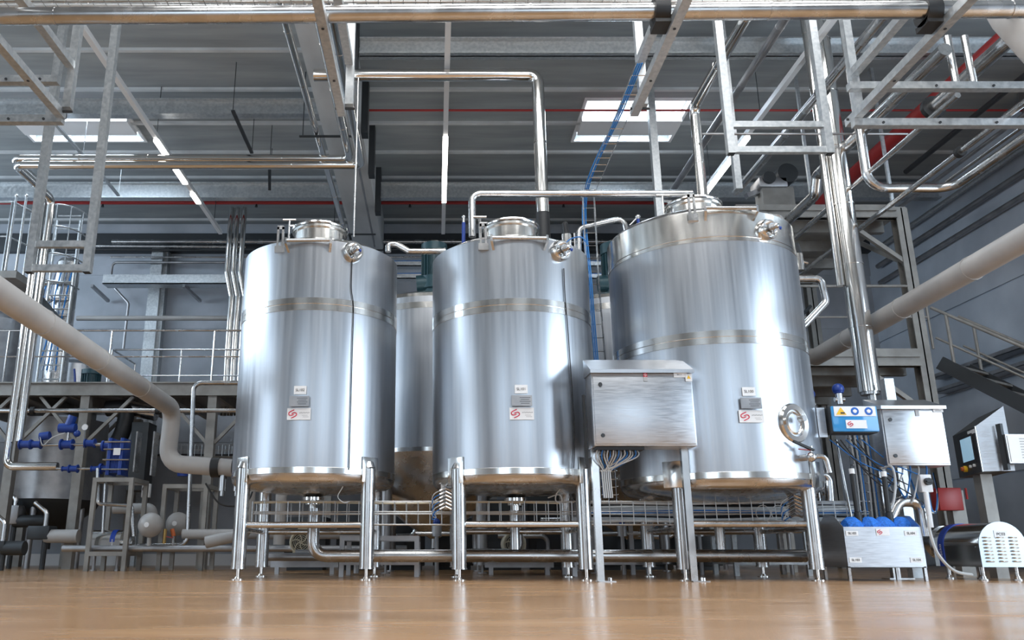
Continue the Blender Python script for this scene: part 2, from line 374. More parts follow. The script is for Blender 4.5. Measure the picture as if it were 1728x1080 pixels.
for X in (r1.x - .0, r3.x, r4.x):
    B().cyl((X - .15, ptop.y - .06, 4.1), (X - .04, ptop.y - .06, 4.1), .105, 20).span((X - .15, ptop.y - .12, 3.985), (X + .04, ptop.y + .04, 4.03)).done('pipe_clamp', 'black', tp, 'black pipe clamp')
pipe('thin stainless pipe just above the long top pipe', [(-1.9, 5.55, 4.62), (2.2, 5.55, 4.62)], .02, 'steel')
pipe('second thin stainless pipe near the top edge, right half', [(-1.0, 5.95, 4.75), (3.8, 5.95, 4.75)], .018, 'steel')
# wire tray along the top edge
wt = B(); z0 = 4.55; ya, yb = 5.68, 5.93
for y, z in ((ya, z0 + .1), (ya, z0), (ya + .1, z0), (ya + .2, z0), (yb, z0), (yb, z0 + .1)): wt.cyl((-4.2, y, z), (6, y, z), .004, 5)
for i in range(100):
    x = -4.1 + i * .101; wt.sweep([(x, ya, z0 + .1), (x, ya, z0), (x, yb, z0), (x, yb, z0 + .1)], .0035, 4)
wt.done('wire_cable_tray', 'steel', None, 'wire mesh cable tray running along the very top edge of the picture', 'cable tray')
for k, y in enumerate((5.73, 5.8, 5.87)):
    cable('cable lying in the overhead wire tray', [(-4.2 + i, y + .01 * math.sin(i * 2 + k), z0 + .02) for i in range(11)], .016, ('cream', 'whitecable', 'whitecable')[k], 'cables in the overhead wire tray')
# hanging U frames
def hframe(xa, xb, Y, zb, zm, lab, w=.075, top=ZC):
    t = T('pipe_trapeze', lab, 'frame', ((xa + xb) / 2, Y, zb))
    for x in (xa, xb):
        B().span((x - w / 2, Y - w / 2, zb), (x + w / 2, Y + w / 2, top)).done('post', 'galv', t)
        B().span((x - w / 2 + .008, Y - w / 2 + .008, zb - .006), (x + w / 2 - .008, Y + w / 2 - .008, zb)).done('end_cap', 'black', t)
    B().span((xa + w / 2, Y - w / 2 + .01, zb + .01), (xb - w / 2, Y + w / 2 - .01, zb + w)).done('bottom_rail', 'galv', t)
    B().span((xa + w / 2, Y - w / 2 + .01, zm), (xb - w / 2, Y + w / 2 - .01, zm + w - .01)).done('middle_rail', 'galv', t)
    return t
a = gy(49, 460, 7.5); b_ = gy(147, 457, 7.5)
hframe(a.x, b_.x, 7.5, a.z, gy(90, 418, 7.5).z, 'galvanised hanging frame at left with two cross rails, seen against the pipes')
a = gy(1234, 260, 7.5); b_ = gy(1400, 260, 7.5)
hframe(a.x, b_.x, 7.5, a.z, gy(1300, 216, 7.5).z, 'galvanised hanging frame above the right tank, beside the tall duct')
a = gy(1246, 320, 9.3); B().span((a.x - .04, 9.26, a.z), (a.x + .04, 9.34, ZC)).done('hanging_post', 'galv', None, 'galvanised post hanging down just above the right tank lid', 'post')
a = gy(1108, 300, 10.6); B().span((a.x - .05, 10.55, 0), (a.x + .05, 10.65, ZC)).done('steel_post', 'galv', None, 'tall galvanised post rising behind the right tank below the skylight', 'post')
# pair of pipes running from the ceiling bridge to the left wall and down
L1 = gy(35, 267, 11.5); z6 = L1.z
for i, (dy, px, pend, yend, lab) in enumerate([(0, 75, 590, 783, 'upper of two polished pipes crossing left at ceiling height, dropping to a low left elbow'), (.18, 90, 610, 745, 'lower of two polished pipes crossing left at ceiling height, dropping to the blue valves')]):
    Yh = 11.5 - dy; z = gy(300, 268 + 11 * i, Yh).z
    xe = gy(pend, 268, Yh).x; Yv = 12.55; xv = gy(px, 316, Yv).x
    xl = xv
    pts = [(xe, 4.5, z), (xe, Yh, z), (xl, Yh, z), (xl, Yv, z)]
    if i == 0:
        q = gy(20, 787, Yv); pts += [(xl, Yv, q.z), (gy(97, 790, Yv).x, Yv, q.z)]
    else: pts += [(xl, Yv, gy(35, 745, Yv).z)]
    pipe(lab, pts, .062, 'chrome', .12, None, 1.1)
a = gy(597, 240, 11.0)
pipe('slim polished pipe running back under the concrete girder', [(-1.75, 5, 6.2), (-1.75, 15.6, 6.2)], .05, 'chrome', joints=1.2)
pipe('thin steel conduit along the right underside of the concrete girder', [(-1.25, 6, 6.3), (-1.25, 16, 6.3)], .02, 'dull', joints=1.0)
for Y in (11.0, 14.9): B().span((-2.0, Y - .02, 6.12), (-1.15, Y + .02, 6.14)).cyl((-1.95, Y, 6.14), (-1.95, Y, ZC), .008, 6).done('pipe_hanger', 'dark', None, 'perforated hanger strip carrying pipes under the concrete girder, %s one' % ('nearer' if Y < 12 else 'farther'), 'hanger')
# wide pipe over the middle tank
Yp = 9.4; a = gy(530, 127, Yp); c = gy(907, 127, Yp); d = gy(918, 360, Yp)
pipe('thick polished pipe crossing above the two left tanks, dropping behind the middle tank', [a, (c.x, Yp, a.z), (c.x, Yp, d.z)], .078, 'chrome', .12, None, 1.0)
B().cyl((c.x, Yp, d.z), (c.x, Yp, 2.9), .085, 16).done('hose_sleeve', 'black', None, 'black rubber sleeve below the polished drop pipe behind the middle tank', 'sleeve')
for i, (x, ya_) in enumerate([(770, 9.4)]): pass
# pipe from middle tank top to right tank
Yq = 8.35; a = gy(797, 400, Yq); t_ = gy(797, 327, Yq); e = gy(1168, 330, Yq)
pipe('stainless pipe rising from the middle tank and running level to the right tank lid', [a, (a.x, Yq, t_.z), (e.x, Yq, t_.z)], .04, 'steel', .1)
# vertical pipe into right tank
Yv = 9.0; a = gy(1186, 335, Yv); t_ = gy(1166, 180, Yv)
pipe('polished pipe coming from overhead and dropping behind the right tank lid', [(a.x, 5.5, t_.z), (a.x, Yv, t_.z), (a.x, Yv, a.z - .3)], .06, 'chrome', .14, None, .9)
def depthpipe(lab, p, q, Z, r, mat='steel', ext0=0, clamp=(), joints=0, X=None):
    A = gz(*p, Z); D = gz(*q, Z); x = (A.x + D.x) / 2
    return pipe(lab, [(x, min(A.y, D.y) - ext0, Z), (x, max(A.y, D.y), Z)], r, mat, joints=joints, clamps=[(t, 0) for t in clamp])
depthpipe('steel pipe running back left of the right tank lid, high under the ceiling', (1277, 103), (1127, 335), 5.9, .05, 'dull', 3, joints=1.3)
depthpipe('darker steel pipe running back beside the right tank lid', (1385, 150), (1243, 325), 5.6, .05, 'dull', 2, joints=1.3)
depthpipe('stainless pipe above the hanging frame, clamped in black near the tall duct', (1406, 120), (1255, 320), 5.2, .045, 'steel', 1.0, (.35,))
depthpipe('thick stainless pipe coming down the upper right corner to a black clamp', (1700, 62), (1576, 187), 5.0, .075, 'steel', .8, (.97,))
Z7 = 4.95; A = gz(1509, 157, Z7); D = gz(1388, 296, Z7); x7 = (A.x + D.x) / 2; e7 = gy(1311, 402, 11.6)
pipe('stainless pipe passing in front of the duct with a small drop toward the platform', [(x7, A.y - .8, Z7), (x7, D.y, Z7), (x7, D.y + .12, Z7 - .22), (x7, 12.6, Z7 - .22)], .068, 'steel', .08)
depthpipe('slim stainless pipe running diagonally in front of the tall duct', (1560, 205), (1323, 420), 4.4, .03, 'steel', .5)
depthpipe('long slim stainless pipe slanting from the right edge past the duct to the right tank', (1728, 160), (1330, 486), 4.0, .03, 'steel', .8, (.3,))
Yu = 8.6; a = gy(1440, 125, Yu); c = gy(1466, 318, Yu); d = gy(1607, 318, Yu)
pipe('stainless U-shaped pipe dropping beside the rails and rising to the right edge', [(c.x, Yu, a.z + 1), (c.x, Yu, c.z), (d.x, Yu, c.z), (d.x, Yu - 3, c.z)], .052, 'steel', .2)
depthpipe('slim pipe above the U-shaped pipe at the right edge', (1728, 213), (1596, 307), 4.6, .02, 'steel', .8)
a = gy(1545, 190, 8.0); pipe('short stainless U bend hanging below the upper right rail', [(a.x - .07, 7.2, 5.2), (a.x - .07, 7.2, 4.62), (a.x + .1, 7.2, 4.62), (a.x + .1, 7.2, 5.2)], .035, 'steel', .07)
depthpipe('dark conduit running along the ceiling corner at the right', (1700, 150), (1530, 290), 6.0, .04, 'dark', .8)
depthpipe('second dark conduit running along the ceiling corner at the right', (1728, 175), (1545, 305), 6.0, .03, 'dull', .8)
depthpipe('third thin conduit near the right wall top', (1728, 195), (1490, 370), 5.8, .03, 'dull', .8)
# left and right grey insulated pipes
xg = 5.15; ga = gx(1800, 362, xg); gb = gx(1360, 612, xg)
pipe('thick grey insulated pipe slanting from the right edge down toward the right tank', [ga, gb], .115, 'pvc', joints=1.6)
xl = -3.35; p0 = gx(-60, 455, xl); p1 = gx(292, 690, xl)
zz = gy(300, 782, p1.y).z
pipe('thick grey insulated pipe slanting down from the left edge, then bending behind the steel post', [p0, p1, (p1.x - .02, p1.y, zz), (p1.x + .85, p1.y, zz - .06)], .11, 'pvc', .2, None, 1.6)
B().cyl((p1.x + .55, p1.y, zz - .05), (p1.x + .65, p1.y, zz - .05), .125, 18).done('pipe_collar', 'black', None, 'black rubber collar around the grey insulated pipe just right of the steel post', 'collar')
B().cyl((p1.x + .82, p1.y, zz - .06), (p1.x + 1.0, p1.y, zz - .06), .13, 18).done('pipe_coupling', 'black', None, 'black rubber coupling on the grey insulated pipe left of the left tank', 'coupling')
v = T('dosing_valve', 'steel valve pair hanging under the grey pipe coupling left of the left tank', 'valve', (p1.x + .8, p1.y, zz - .3))
for dx in (-.1, .08): B().cyl((p1.x + .8 + dx, p1.y, zz - .1), (p1.x + .8 + dx, p1.y, zz - .34), .05, 14).cyl((p1.x + .8 + dx, p1.y, zz - .34), (p1.x + .8 + dx, p1.y, zz - .4), .03, 14).done('valve_body', 'steel', v)
B().sweep(smooth([(p1.x + .5, p1.y - .05, zz - .25), (p1.x + .7, p1.y - .05, zz - .5), (p1.x + 1.0, p1.y - .05, zz - .5), (p1.x + 1.1, p1.y - .05, zz - .3)]), .012, 6).done('hose', 'black', v)
# ------------------------------------------------------------------ the three front tanks
TANKS = [(-1.249, 8.65, .825, 'SL102', 'left'), (.797, 8.45, .828, 'SL101', 'middle'), (2.86, 8.5, .97, 'SL100', 'right')]
def surf(cx, cy, r, ang, z, off=0): return V((cx + (r + off) * math.sin(ang), cy - (r + off) * math.cos(ang), z))
def angpx(cx, cy, r, px, z):      # angle on the shell (from -Y) that shows at column px at height z
    best = None
    for i in range(-90, 91):
        p = surf(cx, cy, r, math.radians(i), z); dep = p.y * ct + (z - H) * st; q = PX + F * p.x / dep
        if best is None or abs(q - px) < best[0]: best = (abs(q - px), math.radians(i))
    return best[1]
def tank(cx, cy, r, code, side, rim, tip, top, bandz, lx, ly, pxs):
    t = T('storage_tank', {'left': 'leftmost brushed stainless storage tank, marked SL102, standing on four tubular legs', 'middle': 'middle brushed stainless storage tank, marked SL101, left of the control cabinet',
        'right': 'widest brushed stainless storage tank, marked SL100, behind the control cabinet'}[side], 'tank', (cx, cy, 0))
    upz = bandz[1][0] if len(bandz) > 1 else top
    B().lathe((cx, cy, 0), [(r - .002, rim), (r, rim + .02), (r, upz)], 96).done('shell', 'shell', t)
    if len(bandz) > 1: B().lathe((cx, cy, 0), [(r, upz), (r, top - .02)], 96).done('upper_shell', 'band', t)
    # head: dished top and cone bottom
    hd = [(r, top - .02), (r - .01, top), (r - .05, top + .03), (r * .85, top + .075), (r * .6, top + .14), (r * .3, top + .175), (0.001, top + .185)]
    B().lathe((cx, cy, 0), hd, 96).done('tank_head', 'steel', t)
    cn = [(r, rim + .02), (r - .005, rim - .03), (r - .03, rim - .06), (r - .07, rim - .085), (r * .55, (rim + tip) / 2 - .04), (r * .2, tip + .03), (.06, tip)]
    B().lathe((cx, cy, 0), cn, 96).done('bottom_cone', 'steel', t, 'satin steel cone')
    B().lathe((cx, cy, 0), [(r + .0005, rim + .005), (r + .004, rim + .008), (r + .004, rim + .062), (r + .0005, rim + .065)], 96).done('weld_band', 'band', t, 'polished weld band')
    for (z, h) in bandz:
        B().lathe((cx, cy, 0), [(r, z - h / 2), (r + .005, z - h / 2 + .002), (r + .005, z - .004), (r + .001, z), (r + .005, z + .004), (r + .005, z + h / 2 - .002), (r, z + h / 2)], 96).done('weld_band', 'band', t, 'polished weld band')
    # outlet
    B().cyl((cx, cy, tip), (cx, cy, tip - .03), .11, 24).cyl((cx, cy, tip - .03), (cx, cy, tip - .12), .04, 16).cyl((cx, cy, tip - .05), (cx, cy, tip - .07), .08, 20).done('outlet_flange', 'chrome', t)
    # manhole
    my = cy - .25; mz = top + .1; mx = cx + (-.0 if side != 'right' else -.1)
    mh = B().lathe((mx, my, mz - .02), [(.27, 0), (.27, .19), (.295, .19), (.295, .215), (.27, .22), (.26, .215)], 40).done('manhole', 'band', t)
    B().lathe((mx, my, mz + .2), [(.3, 0), (.305, .015), (.3, .03), (.22, .055), (.1, .07), (.001, .075)], 40).done('manhole_lid', 'chrome', mh)
    k = B().cyl((mx - .33, my - .05, mz - .02), (mx - .33, my - .05, mz + .33), .012, 8).cyl((mx - .4, my - .05, mz + .33), (mx - .26, my - .05, mz + .33), .014, 8)
    k.bar((mx - .33, my - .05, mz + .26), (mx, my, mz + .28), .03, .02).done('lid_handwheel', 'steel', mh)
    # lifting lug and front bar
    px_a, px_b = pxs['bar']
    a0, a1 = angpx(cx, cy, r, px_a, top - .03), angpx(cx, cy, r, px_b, top - .03)
    pa, pb = surf(cx, cy, r, a0, top - .02, .07), surf(cx, cy, r, a1, top - .02, .07)
    bar = B().cyl(pa, pb, .018, 12).done('front_bar', 'steel', t, 'level steel bar across the rim')
    for a_ in (a0, a1):
        q = surf(cx, cy, r, a_, top - .03, -.005); q2 = surf(cx, cy, r, a_, top - .03, .085); tn = (q2 - q).normalized(); sd = tn.cross(V((0, 0, 1))) * .012
        B().prism([q - sd, q + V((0, 0, -.1)) - sd, q2 + V((0, 0, -.03)) - sd, q2 + V((0, 0, .04)) - sd], sd * 2).done('bar_bracket', 'steel', bar)
    q = surf(cx, cy, r, a0 - .12, top, .01)
    lug = B(); lug.span(q + V((-.035, -.012, -.1)), q + V((-.015, .012, .16))).span(q + V((.015, -.012, -.1)), q + V((.035, .012, .16))).span(q + V((-.035, -.012, .13)), q + V((.035, .012, .17))).span(q + V((-.05, -.02, -.12)), q + V((.05, .02, -.05)))
    lug.done('lifting_lug', 'steel', t)
    # sight fitting high on the right
    z = pxs['fitz']; a_ = angpx(cx, cy, r, pxs['fit'], z); c0 = surf(cx, cy, r, a_, z, -.03); n_ = (surf(cx, cy, r, a_, z, 1) - surf(cx, cy, r, a_, z)).normalized()
    ft = B().lathe(c0, [(.11, 0), (.11, .05), (.1, .09), (.095, .1), (.08, .1), (.08, .06), (.001, .06)], 28, n_).done('side_fitting', 'chrome', t)
    B().cyl(c0 + n_ * .06, c0 + n_ * .16, .03, 14).cyl(c0 + n_ * .1, c0 + n_ * .13, .05, 14).cyl(c0 + n_ * .12 + V((.0, 0, -.08)), c0 + n_ * .12 + V((0, 0, .03)), .018, 10).sphere(c0 + n_ * .17, .03).done('sensor', 'steel', ft)
    B().sphere(c0 + n_ * .17 + V((.03, -.02, -.03)), .014, (1, 1, 1.3), 10).done('sensor_plug', 'blue', ft)
    # nameplate group
    z = pxs['platez']; a_ = angpx(cx, cy, r, pxs['plate'], z); nrm = V((math.sin(a_), -math.cos(a_), 0)); rt = V((math.cos(a_), math.sin(a_), 0))
    R3 = Matrix((rt, V((0, 0, 1)), nrm)).transposed(); P = lambda u, v_, o_: surf(cx, cy, r, a_, z) + rt * u + V((0, 0, v_)) + nrm * o_
    cs = B().box(P(0, .0, .015), (.11, .08, .05), R3)
    cs.box(P(0, 0, .04), (.19, .1, .01), R3).done('plate_holder', 'dull', t, 'steel box-shaped type plate')
    ln = B()
    for k in range(4): ln.box(P(.03, .028 - k * .018, .0456), (.1 - .02 * (k % 2), .004, .001), R3)
    ln.done('engraving', 'ink', t)
    cp = B().box(P(.0, .112, .014), (.12, .08, .004), R3).done('code_plate', 'white', t)
    text(code, .036, P(.0, .112, .0172), R3, 'ink', cp)
    lp = B().box(P(-.002, -.118, .018), (.225, .112, .004), R3).done('logo_plate', 'white', t)
    logo(P(-.06, -.118, .021), .08, rt, V((0, 0, 1)), lp, r=.06)
    gl = B()
    for k in range(8): gl.box(P(.008 + k * .0125, -.108 + .002 * (k % 2), .0205), (.009, .01, .001), R3)
    for k in range(2): gl.box(P(.055 + .01 * k, -.132 - k * .014, .0205), (.055, .004, .001), R3)
    gl.done('small_print', 'greyink', lp)
    # legs
    for i, (sx, sy) in enumerate(((-1, -1), (1, -1), (-1, 1), (1, 1))):
        x, y = cx + sx * lx, cy + sy * ly
        rr = math.hypot(lx, ly); ztop = rim + (.13 if sy < 0 else .02)
        lg = B().cyl((x, y, .1), (x, y, ztop - .06), .068, 24)
        lg.sweep([(x, y, ztop - .06), (x * .985 + cx * .015, y * .985 + cy * .015, ztop)], [.068, .055], 24)
        lg = lg.done('leg', 'steel', t)
        B().cyl((x, y, .1), (x, y, .112), .073, 24).done('leg_end_plate', 'steel', lg)
        B().cyl((x, y, .012), (x, y, .1), .016, 12).cyl((x, y, 0.0), (x, y, .012), .062, 24).cyl((x, y, .012), (x, y, .03), .03, 16, .02).done('levelling_foot', 'chrome', lg)
        if sy < 0:
            aa = math.atan2(sx * lx, ly); pd = B()
            q = surf(cx, cy, r, aa, rim + .06, .004); nn = V((math.sin(aa), -math.cos(aa), 0)); tt = V((math.cos(aa), math.sin(aa), 0))
            R4 = Matrix((tt, V((0, 0, 1)), nn)).transposed(); pd.box(q, (.2, .24, .012), R4, .003); pd.done('leg_pad', 'band', t, 'polished doubler plate')
    h1, h2 = .5, .46
    for y, z in ((cy - ly, h1), (cy + ly, h2)): B().cyl((cx - lx, y, z), (cx + lx, y, z), .03, 14).done('stretcher', 'steel', t)
    for x in (cx - lx, cx + lx): B().cyl((x, cy - ly, h2), (x, cy + ly, h2), .025, 12).done('stretcher', 'steel', t)
    return t
tank(*TANKS[0], .955, .79, 3.28, [(2.61, .13)], .6, .54, dict(bar=(489, 558), fit=593, fitz=3.18, plate=507, platez=1.63))
tank(*TANKS[1], .93, .77, 3.23, [(2.54, .13)], .58, .54, dict(bar=(832, 918), fit=944, fitz=3.12, plate=881, platez=1.6))
tank(*TANKS[2], .885, .68, 3.5, [(2.2, .13), (3.2, .08)], .6, .65, dict(bar=(1190, 1270), fit=1292, fitz=3.29, plate=1266, platez=1.56))
cx, cy, r = TANKS[2][:3]
# manway on the right tank
am = angpx(cx, cy, r, 1341, 1.35); q = surf(cx, cy, r, am, 1.4, -.06); n_ = V((math.sin(am), -math.cos(am), 0))
mw = B().lathe(q, [(.185, .03), (.185, .065), (.172, .08), (.125, .075), (.118, .02), (.001, .02)], 40, n_).done('manway_door', 'chrome', None, 'round steel manway in the side of the right tank, above its sample tap', 'manway door')
B().lathe(q, [(.108, .02), (.108, .06), (.09, .07), (.08, .04), (.001, .04)], 30, n_).done('cover', 'band', mw)
B().cyl(q + n_ * .12 + V((0, 0, .03)), q + n_ * .18 + V((0, 0, .03)), .03, 12).done('hand_knob', 'steel', mw)
at_ = angpx(cx, cy, r, 1352, 1.08); q = surf(cx, cy, r, at_, 1.08, -.01); n_ = V((math.sin(at_), -math.cos(at_), 0))
tp = B().cyl(q, q + n_ * .1, .03, 14).sphere(q + n_ * .12, .045).sweep(fillet([q + n_ * .12, q + n_ * .12 + V((.13, 0, .01)), q + n_ * .12 + V((.15, 0, -.14))], .05), .022, 12).done('sample_tap', 'steel', None, 'steel sample tap on the right tank with black and red lever', 'tap')
B().bar(q + n_ * .13 + V((.02, 0, .06)), q + n_ * .15 + V((-.17, 0, .14)), .03, .02).done('lever', 'black', tp, 'black lever')
B().bar(q + n_ * .12 + V((.0, 0, .06)), q + n_ * .14 + V((-.12, 0, .07)), .02, .008).done('lever', 'red', tp, 'red lever')
B().cyl(q + n_ * .12, q + n_ * .12 + V((.01, 0, .1)), .012, 8).done('stem', 'steel', tp)
# cables down the shells
def drop(t_i, pxl, lab, r_=.005):
    cx, cy, r = TANKS[t_i][:3]; pts = []
    for px, z in pxl: a_ = angpx(cx, cy, r, px, z); pts.append(surf(cx, cy, r, a_, z, .012))
    return cable(lab, pts, r_, 'black')
drop(0, [(594, 3.1), (593, 2.8), (595, 2.6), (593, 2.2), (592, 1.8), (590, 1.4), (588, 1.0)], 'thin black sensor cable running down the left tank')
drop(1, [(950, 2.95), (951, 2.7), (956, 2.4), (961, 2.0), (965, 1.6), (968, 1.3), (966, 1.0)], 'thin black sensor cable running down the middle tank')
pipe('thin vertical steel rod above the left tank', [gy(597, 400, 8.6), (gy(597, 400, 8.6).x, 8.6, 5.6)], .01, 'steel')
cable('loop of pale cable hanging under the left tank', [gy(588, 800, 8.1), gy(578, 822, 8.1), gy(570, 838, 8.1), gy(580, 848, 8.1), gy(590, 846, 8.15)], .005, 'whitecable')
cable('loop of pale cable hanging under the middle tank', [gy(966, 790, 7.95), gy(955, 815, 8.0), gy(940, 832, 8.0), gy(938, 845, 8.0), gy(948, 848, 8.0), gy(944, 835, 8.0), gy(925, 840, 8.1)], .006, 'whitecable')
# tank top pipes
pipe('short stainless pipe leaving the left tank shoulder toward the middle tank', [gy(655, 425, 8.9), gy(655, 412, 8.9), gy(668, 412, 8.9), gy(690, 424, 8.9), gy(752, 424, 8.9)], .035, 'steel', .06)
pipe('curved stainless pipe from the middle tank shoulder to the right tank shoulder', [gy(977, 425, 8.8), gy(977, 385, 8.8), gy(1052, 368, 8.8), gy(1058, 395, 8.8)], .03, 'steel', .09)
sv = T('spray_valve', 'chrome valve actuator with black cap on the middle tank shoulder', 'valve', gy(955, 415, 8.6))
a = gy(957, 425, 8.6); B().cyl(a - V((0, 0, .15)), a + V((0, 0, .2)), .055, 18).done('actuator', 'chrome', sv); B().cyl(a + V((0, 0, .2)), a + V((-.01, 0, .32)), .035, 14).sphere(a + V((-.01, 0, .32)), .035).done('cap', 'black', sv)
B().cyl(a + V((.09, 0, -.15)), a + V((.09, 0, .22)), .012, 8).done('bleed_tube', 'steel', sv)
for px, lab in ((782, 'blue hose standpipe on the left shoulder of the middle tank'),):
    a = gy(px, 410, 8.6); o = B().cyl(a - V((0, 0, .1)), a + V((.005, 0, .24)), .02, 10).done('hose_fitting', 'blue', None, lab, 'hose fitting'); B().cyl(a + V((.005, 0, .24)), a + V((.005, 0, .3)), .015, 10).sphere(a + V((.005, 0, .31)), .02).done('steel_tip', 'steel', o)
a = gy(1077, 372, 8.6); o = B().cyl(a - V((0, 0, .12)), a + V((0, 0, .02)), .018, 10).done('hose_fitting', 'blue', None, 'small blue and steel hose fitting on the left shoulder of the right tank', 'hose fitting'); B().sphere(a + V((0, 0, .04)), .03).cyl(a + V((0, 0, .04)), a + V((-.1, 0, -.06)), .008, 6).done('steel_tip', 'steel', o)
cable('blue air hose looping beside the chrome actuator on the middle tank', [gy(945, 425, 8.3), gy(960, 405, 8.3), gy(980, 400, 8.25), gy(990, 410, 8.25)], .007, 'bluecable')
pipe('thin bent steel tube on the right shoulder of the right tank', [gy(1290, 363, 8.5), gy(1318, 363, 8.5), gy(1325, 380, 8.5), gy(1339, 470, 8.55), gy(1355, 640, 8.6), gy(1385, 780, 8.6), gy(1382, 860, 8.6)], .014, 'steel', .05)
pipe('second bent steel tube beside the right tank shoulder', [gy(1300, 371, 8.4), gy(1310, 373, 8.4), gy(1327, 410, 8.5)], .016, 'steel', .05)
# ladder tray with blue cable
def ladder_tray(pts, w, lab, step=.14, parent=None):
    b_ = B(); off = V((w / 2, 0, 0)); P_ = [V(p) for p in pts]
    for s_ in (-1, 1):
        for dz in (0, .05): b_.sweep([p + off * s_ + V((0, -dz, 0)) for p in P_], .004, 5)
    for a, c in zip(P_, P_[1:]):
        k = max(1, int((c - a).length / step))
        for i in range(k):
            p = a + (c - a) * (i / k); b_.sweep([p - off + V((0, -.05, 0)), p - off, p + off, p + off + V((0, -.05, 0))], .004, 4)
    return b_.done('ladder_cable_tray', 'steel', None, lab, 'cable tray')
lt = [gy(1013, 640, 8.75), gy(1000, 480, 8.75), gy(992, 330, 8.75), gz(1052, 190, gy(992, 330, 8.75).z + .1), gz(1085, 110, gy(992, 330, 8.75).z + .1)]
ladder_tray(lt, .13, 'steel wire ladder tray rising between the middle and right tanks to the ceiling frame')
for k in range(3): cable('blue cable tied into the tray between the middle and right tanks', [p + V((-.05 + .018 * k, -.02 - .005 * k, 0)) for p in lt], .0075, 'bluelight', 'blue cables on the rising tray')
# ------------------------------------------------------------------ background mixing tanks
def bgtank(X, Y, r, lab, mlab):
    t = T('mixing_tank', lab, 'tank', (X, Y, 0))
    zt, zb = 3.42, 1.44
    B().lathe((X, Y, 0), [(r, zb), (r, zt)], 80).done('shell', 'shell', t)
    B().lathe((X, Y, 0), [(r, zt), (r - .02, zt + .05), (r * .8, zt + .13), (r * .4, zt + .2), (.001, zt + .22)], 80).done('tank_head', 'band', t)
    B().lathe((X, Y, 0), [(r + .003, zb + .0), (r + .003, zb + .05)], 80).done('weld_band', 'band', t)
    B().lathe((X, Y, 0), [(r + .004, zt - .16), (r + .004, zt - .08)], 80).done('weld_band', 'band', t)
    B().lathe((X, Y, 0), [(r, zb), (r * .96, zb - .1), (r * .78, 1.0), (r * .35, .6), (.1, .45), (.05, .42)], 80).done('bottom_cone', 'steel', t, 'deep satin steel cone')
    B().cyl((X, Y, .42), (X, Y, .3), .04, 12).done('outlet', 'steel', t)
    for k in range(4):
        a_ = PI / 4 + k * PI / 2; x, y = X + r * .8 * math.cos(a_), Y + r * .8 * math.sin(a_); lg = B().cyl((x, y, .1), (x, y, 1.35), .07, 16).done('leg', 'dull', t)
        B().cyl((x, y, 0), (x, y, .015), .06, 16).cyl((x, y, .015), (x, y, .1), .015, 8).done('levelling_foot', 'dull', lg)
    m = T('agitator_motor', mlab, 'motor', (X, Y, zt + .2)); fins = B().cyl((X, Y, 4.0), (X, Y, 4.35), .15, 24)
    for k in range(18): a_ = k * PI / 9; fins.box((X + .165 * math.cos(a_), Y + .165 * math.sin(a_), 4.17), (.04, .008, .34), Matrix.Rotation(a_, 3, 'Z'))
    fins.done('finned_body', 'teal', m); B().cyl((X, Y, 4.35), (X, Y, 4.5), .185, 24).cyl((X, Y, 4.5), (X, Y, 4.54), .17, 24, .1).done('fan_cowl', 'teal', m)
    B().cyl((X, Y, zt + .15), (X, Y, 3.82), .16, 24).cyl((X, Y, 3.82), (X, Y, 4.0), .2, 24).cyl((X - .25, Y - .05, 3.9), (X, Y - .05, 3.92), .12, 20).done('gearbox', 'teal', m)
    B().span((X + .05, Y - .18, 4.2), (X + .11, Y - .17, 4.28)).done('rating_plate', 'white', m)
bgtank(-.02, 11.2, 1.05, 'grey steel mixing tank with deep cone standing behind and between the left and middle tanks', 'dark teal agitator motor on the mixing tank behind the left and middle tanks')
bgtank(2.55, 11.2, 1.05, 'grey steel mixing tank with deep cone standing behind and between the middle and right tanks', 'dark teal agitator motor on the mixing tank behind the middle and right tanks')
# services behind the tanks on the back wall
for i, (y, r_, mat, lab) in enumerate([(405, .045, 'steel', 'top pale pipe crossing the back wall behind the tanks'), (431, .02, 'steel', 'thin pipe just below the top back wall pipe'), (418, .03, 'dark', 'dark pipe between the two top back wall pipes')]):
    z = gy(700, y + 3, 16.6).z; pipe(lab, [(-6.9 if i < 2 else -5, 16.6, z), (6.2, 16.6, z)], r_, mat)
for i, (y, lab) in enumerate([(447, 'upper galvanised channel crossing the back wall behind the tanks'), (468, 'lower galvanised channel with blue cable crossing behind the tanks')]):
    z = gy(700, y, 15.5).z; o = B().span((-3, 15.4, z - .06), (6, 15.6, z - .04)).span((-3, 15.4, z - .06), (6, 15.41, z + .04)).done('wall_channel', 'galv', None, lab, 'channel')
    cable('blue cable lying on the %s wall channel behind the tanks' % ('upper', 'lower')[i], [(-3 + k, 15.45, z + .05 + .01 * (k % 2)) for k in range(10)], .02, 'bluecable')
    for x in (-2.2, 0.4, 3.0, 5.5): B().bar((x, 15.5, z - .07), (x + .2, 16.98, z - .7), .05, .05).done('bracket', 'dull', o)
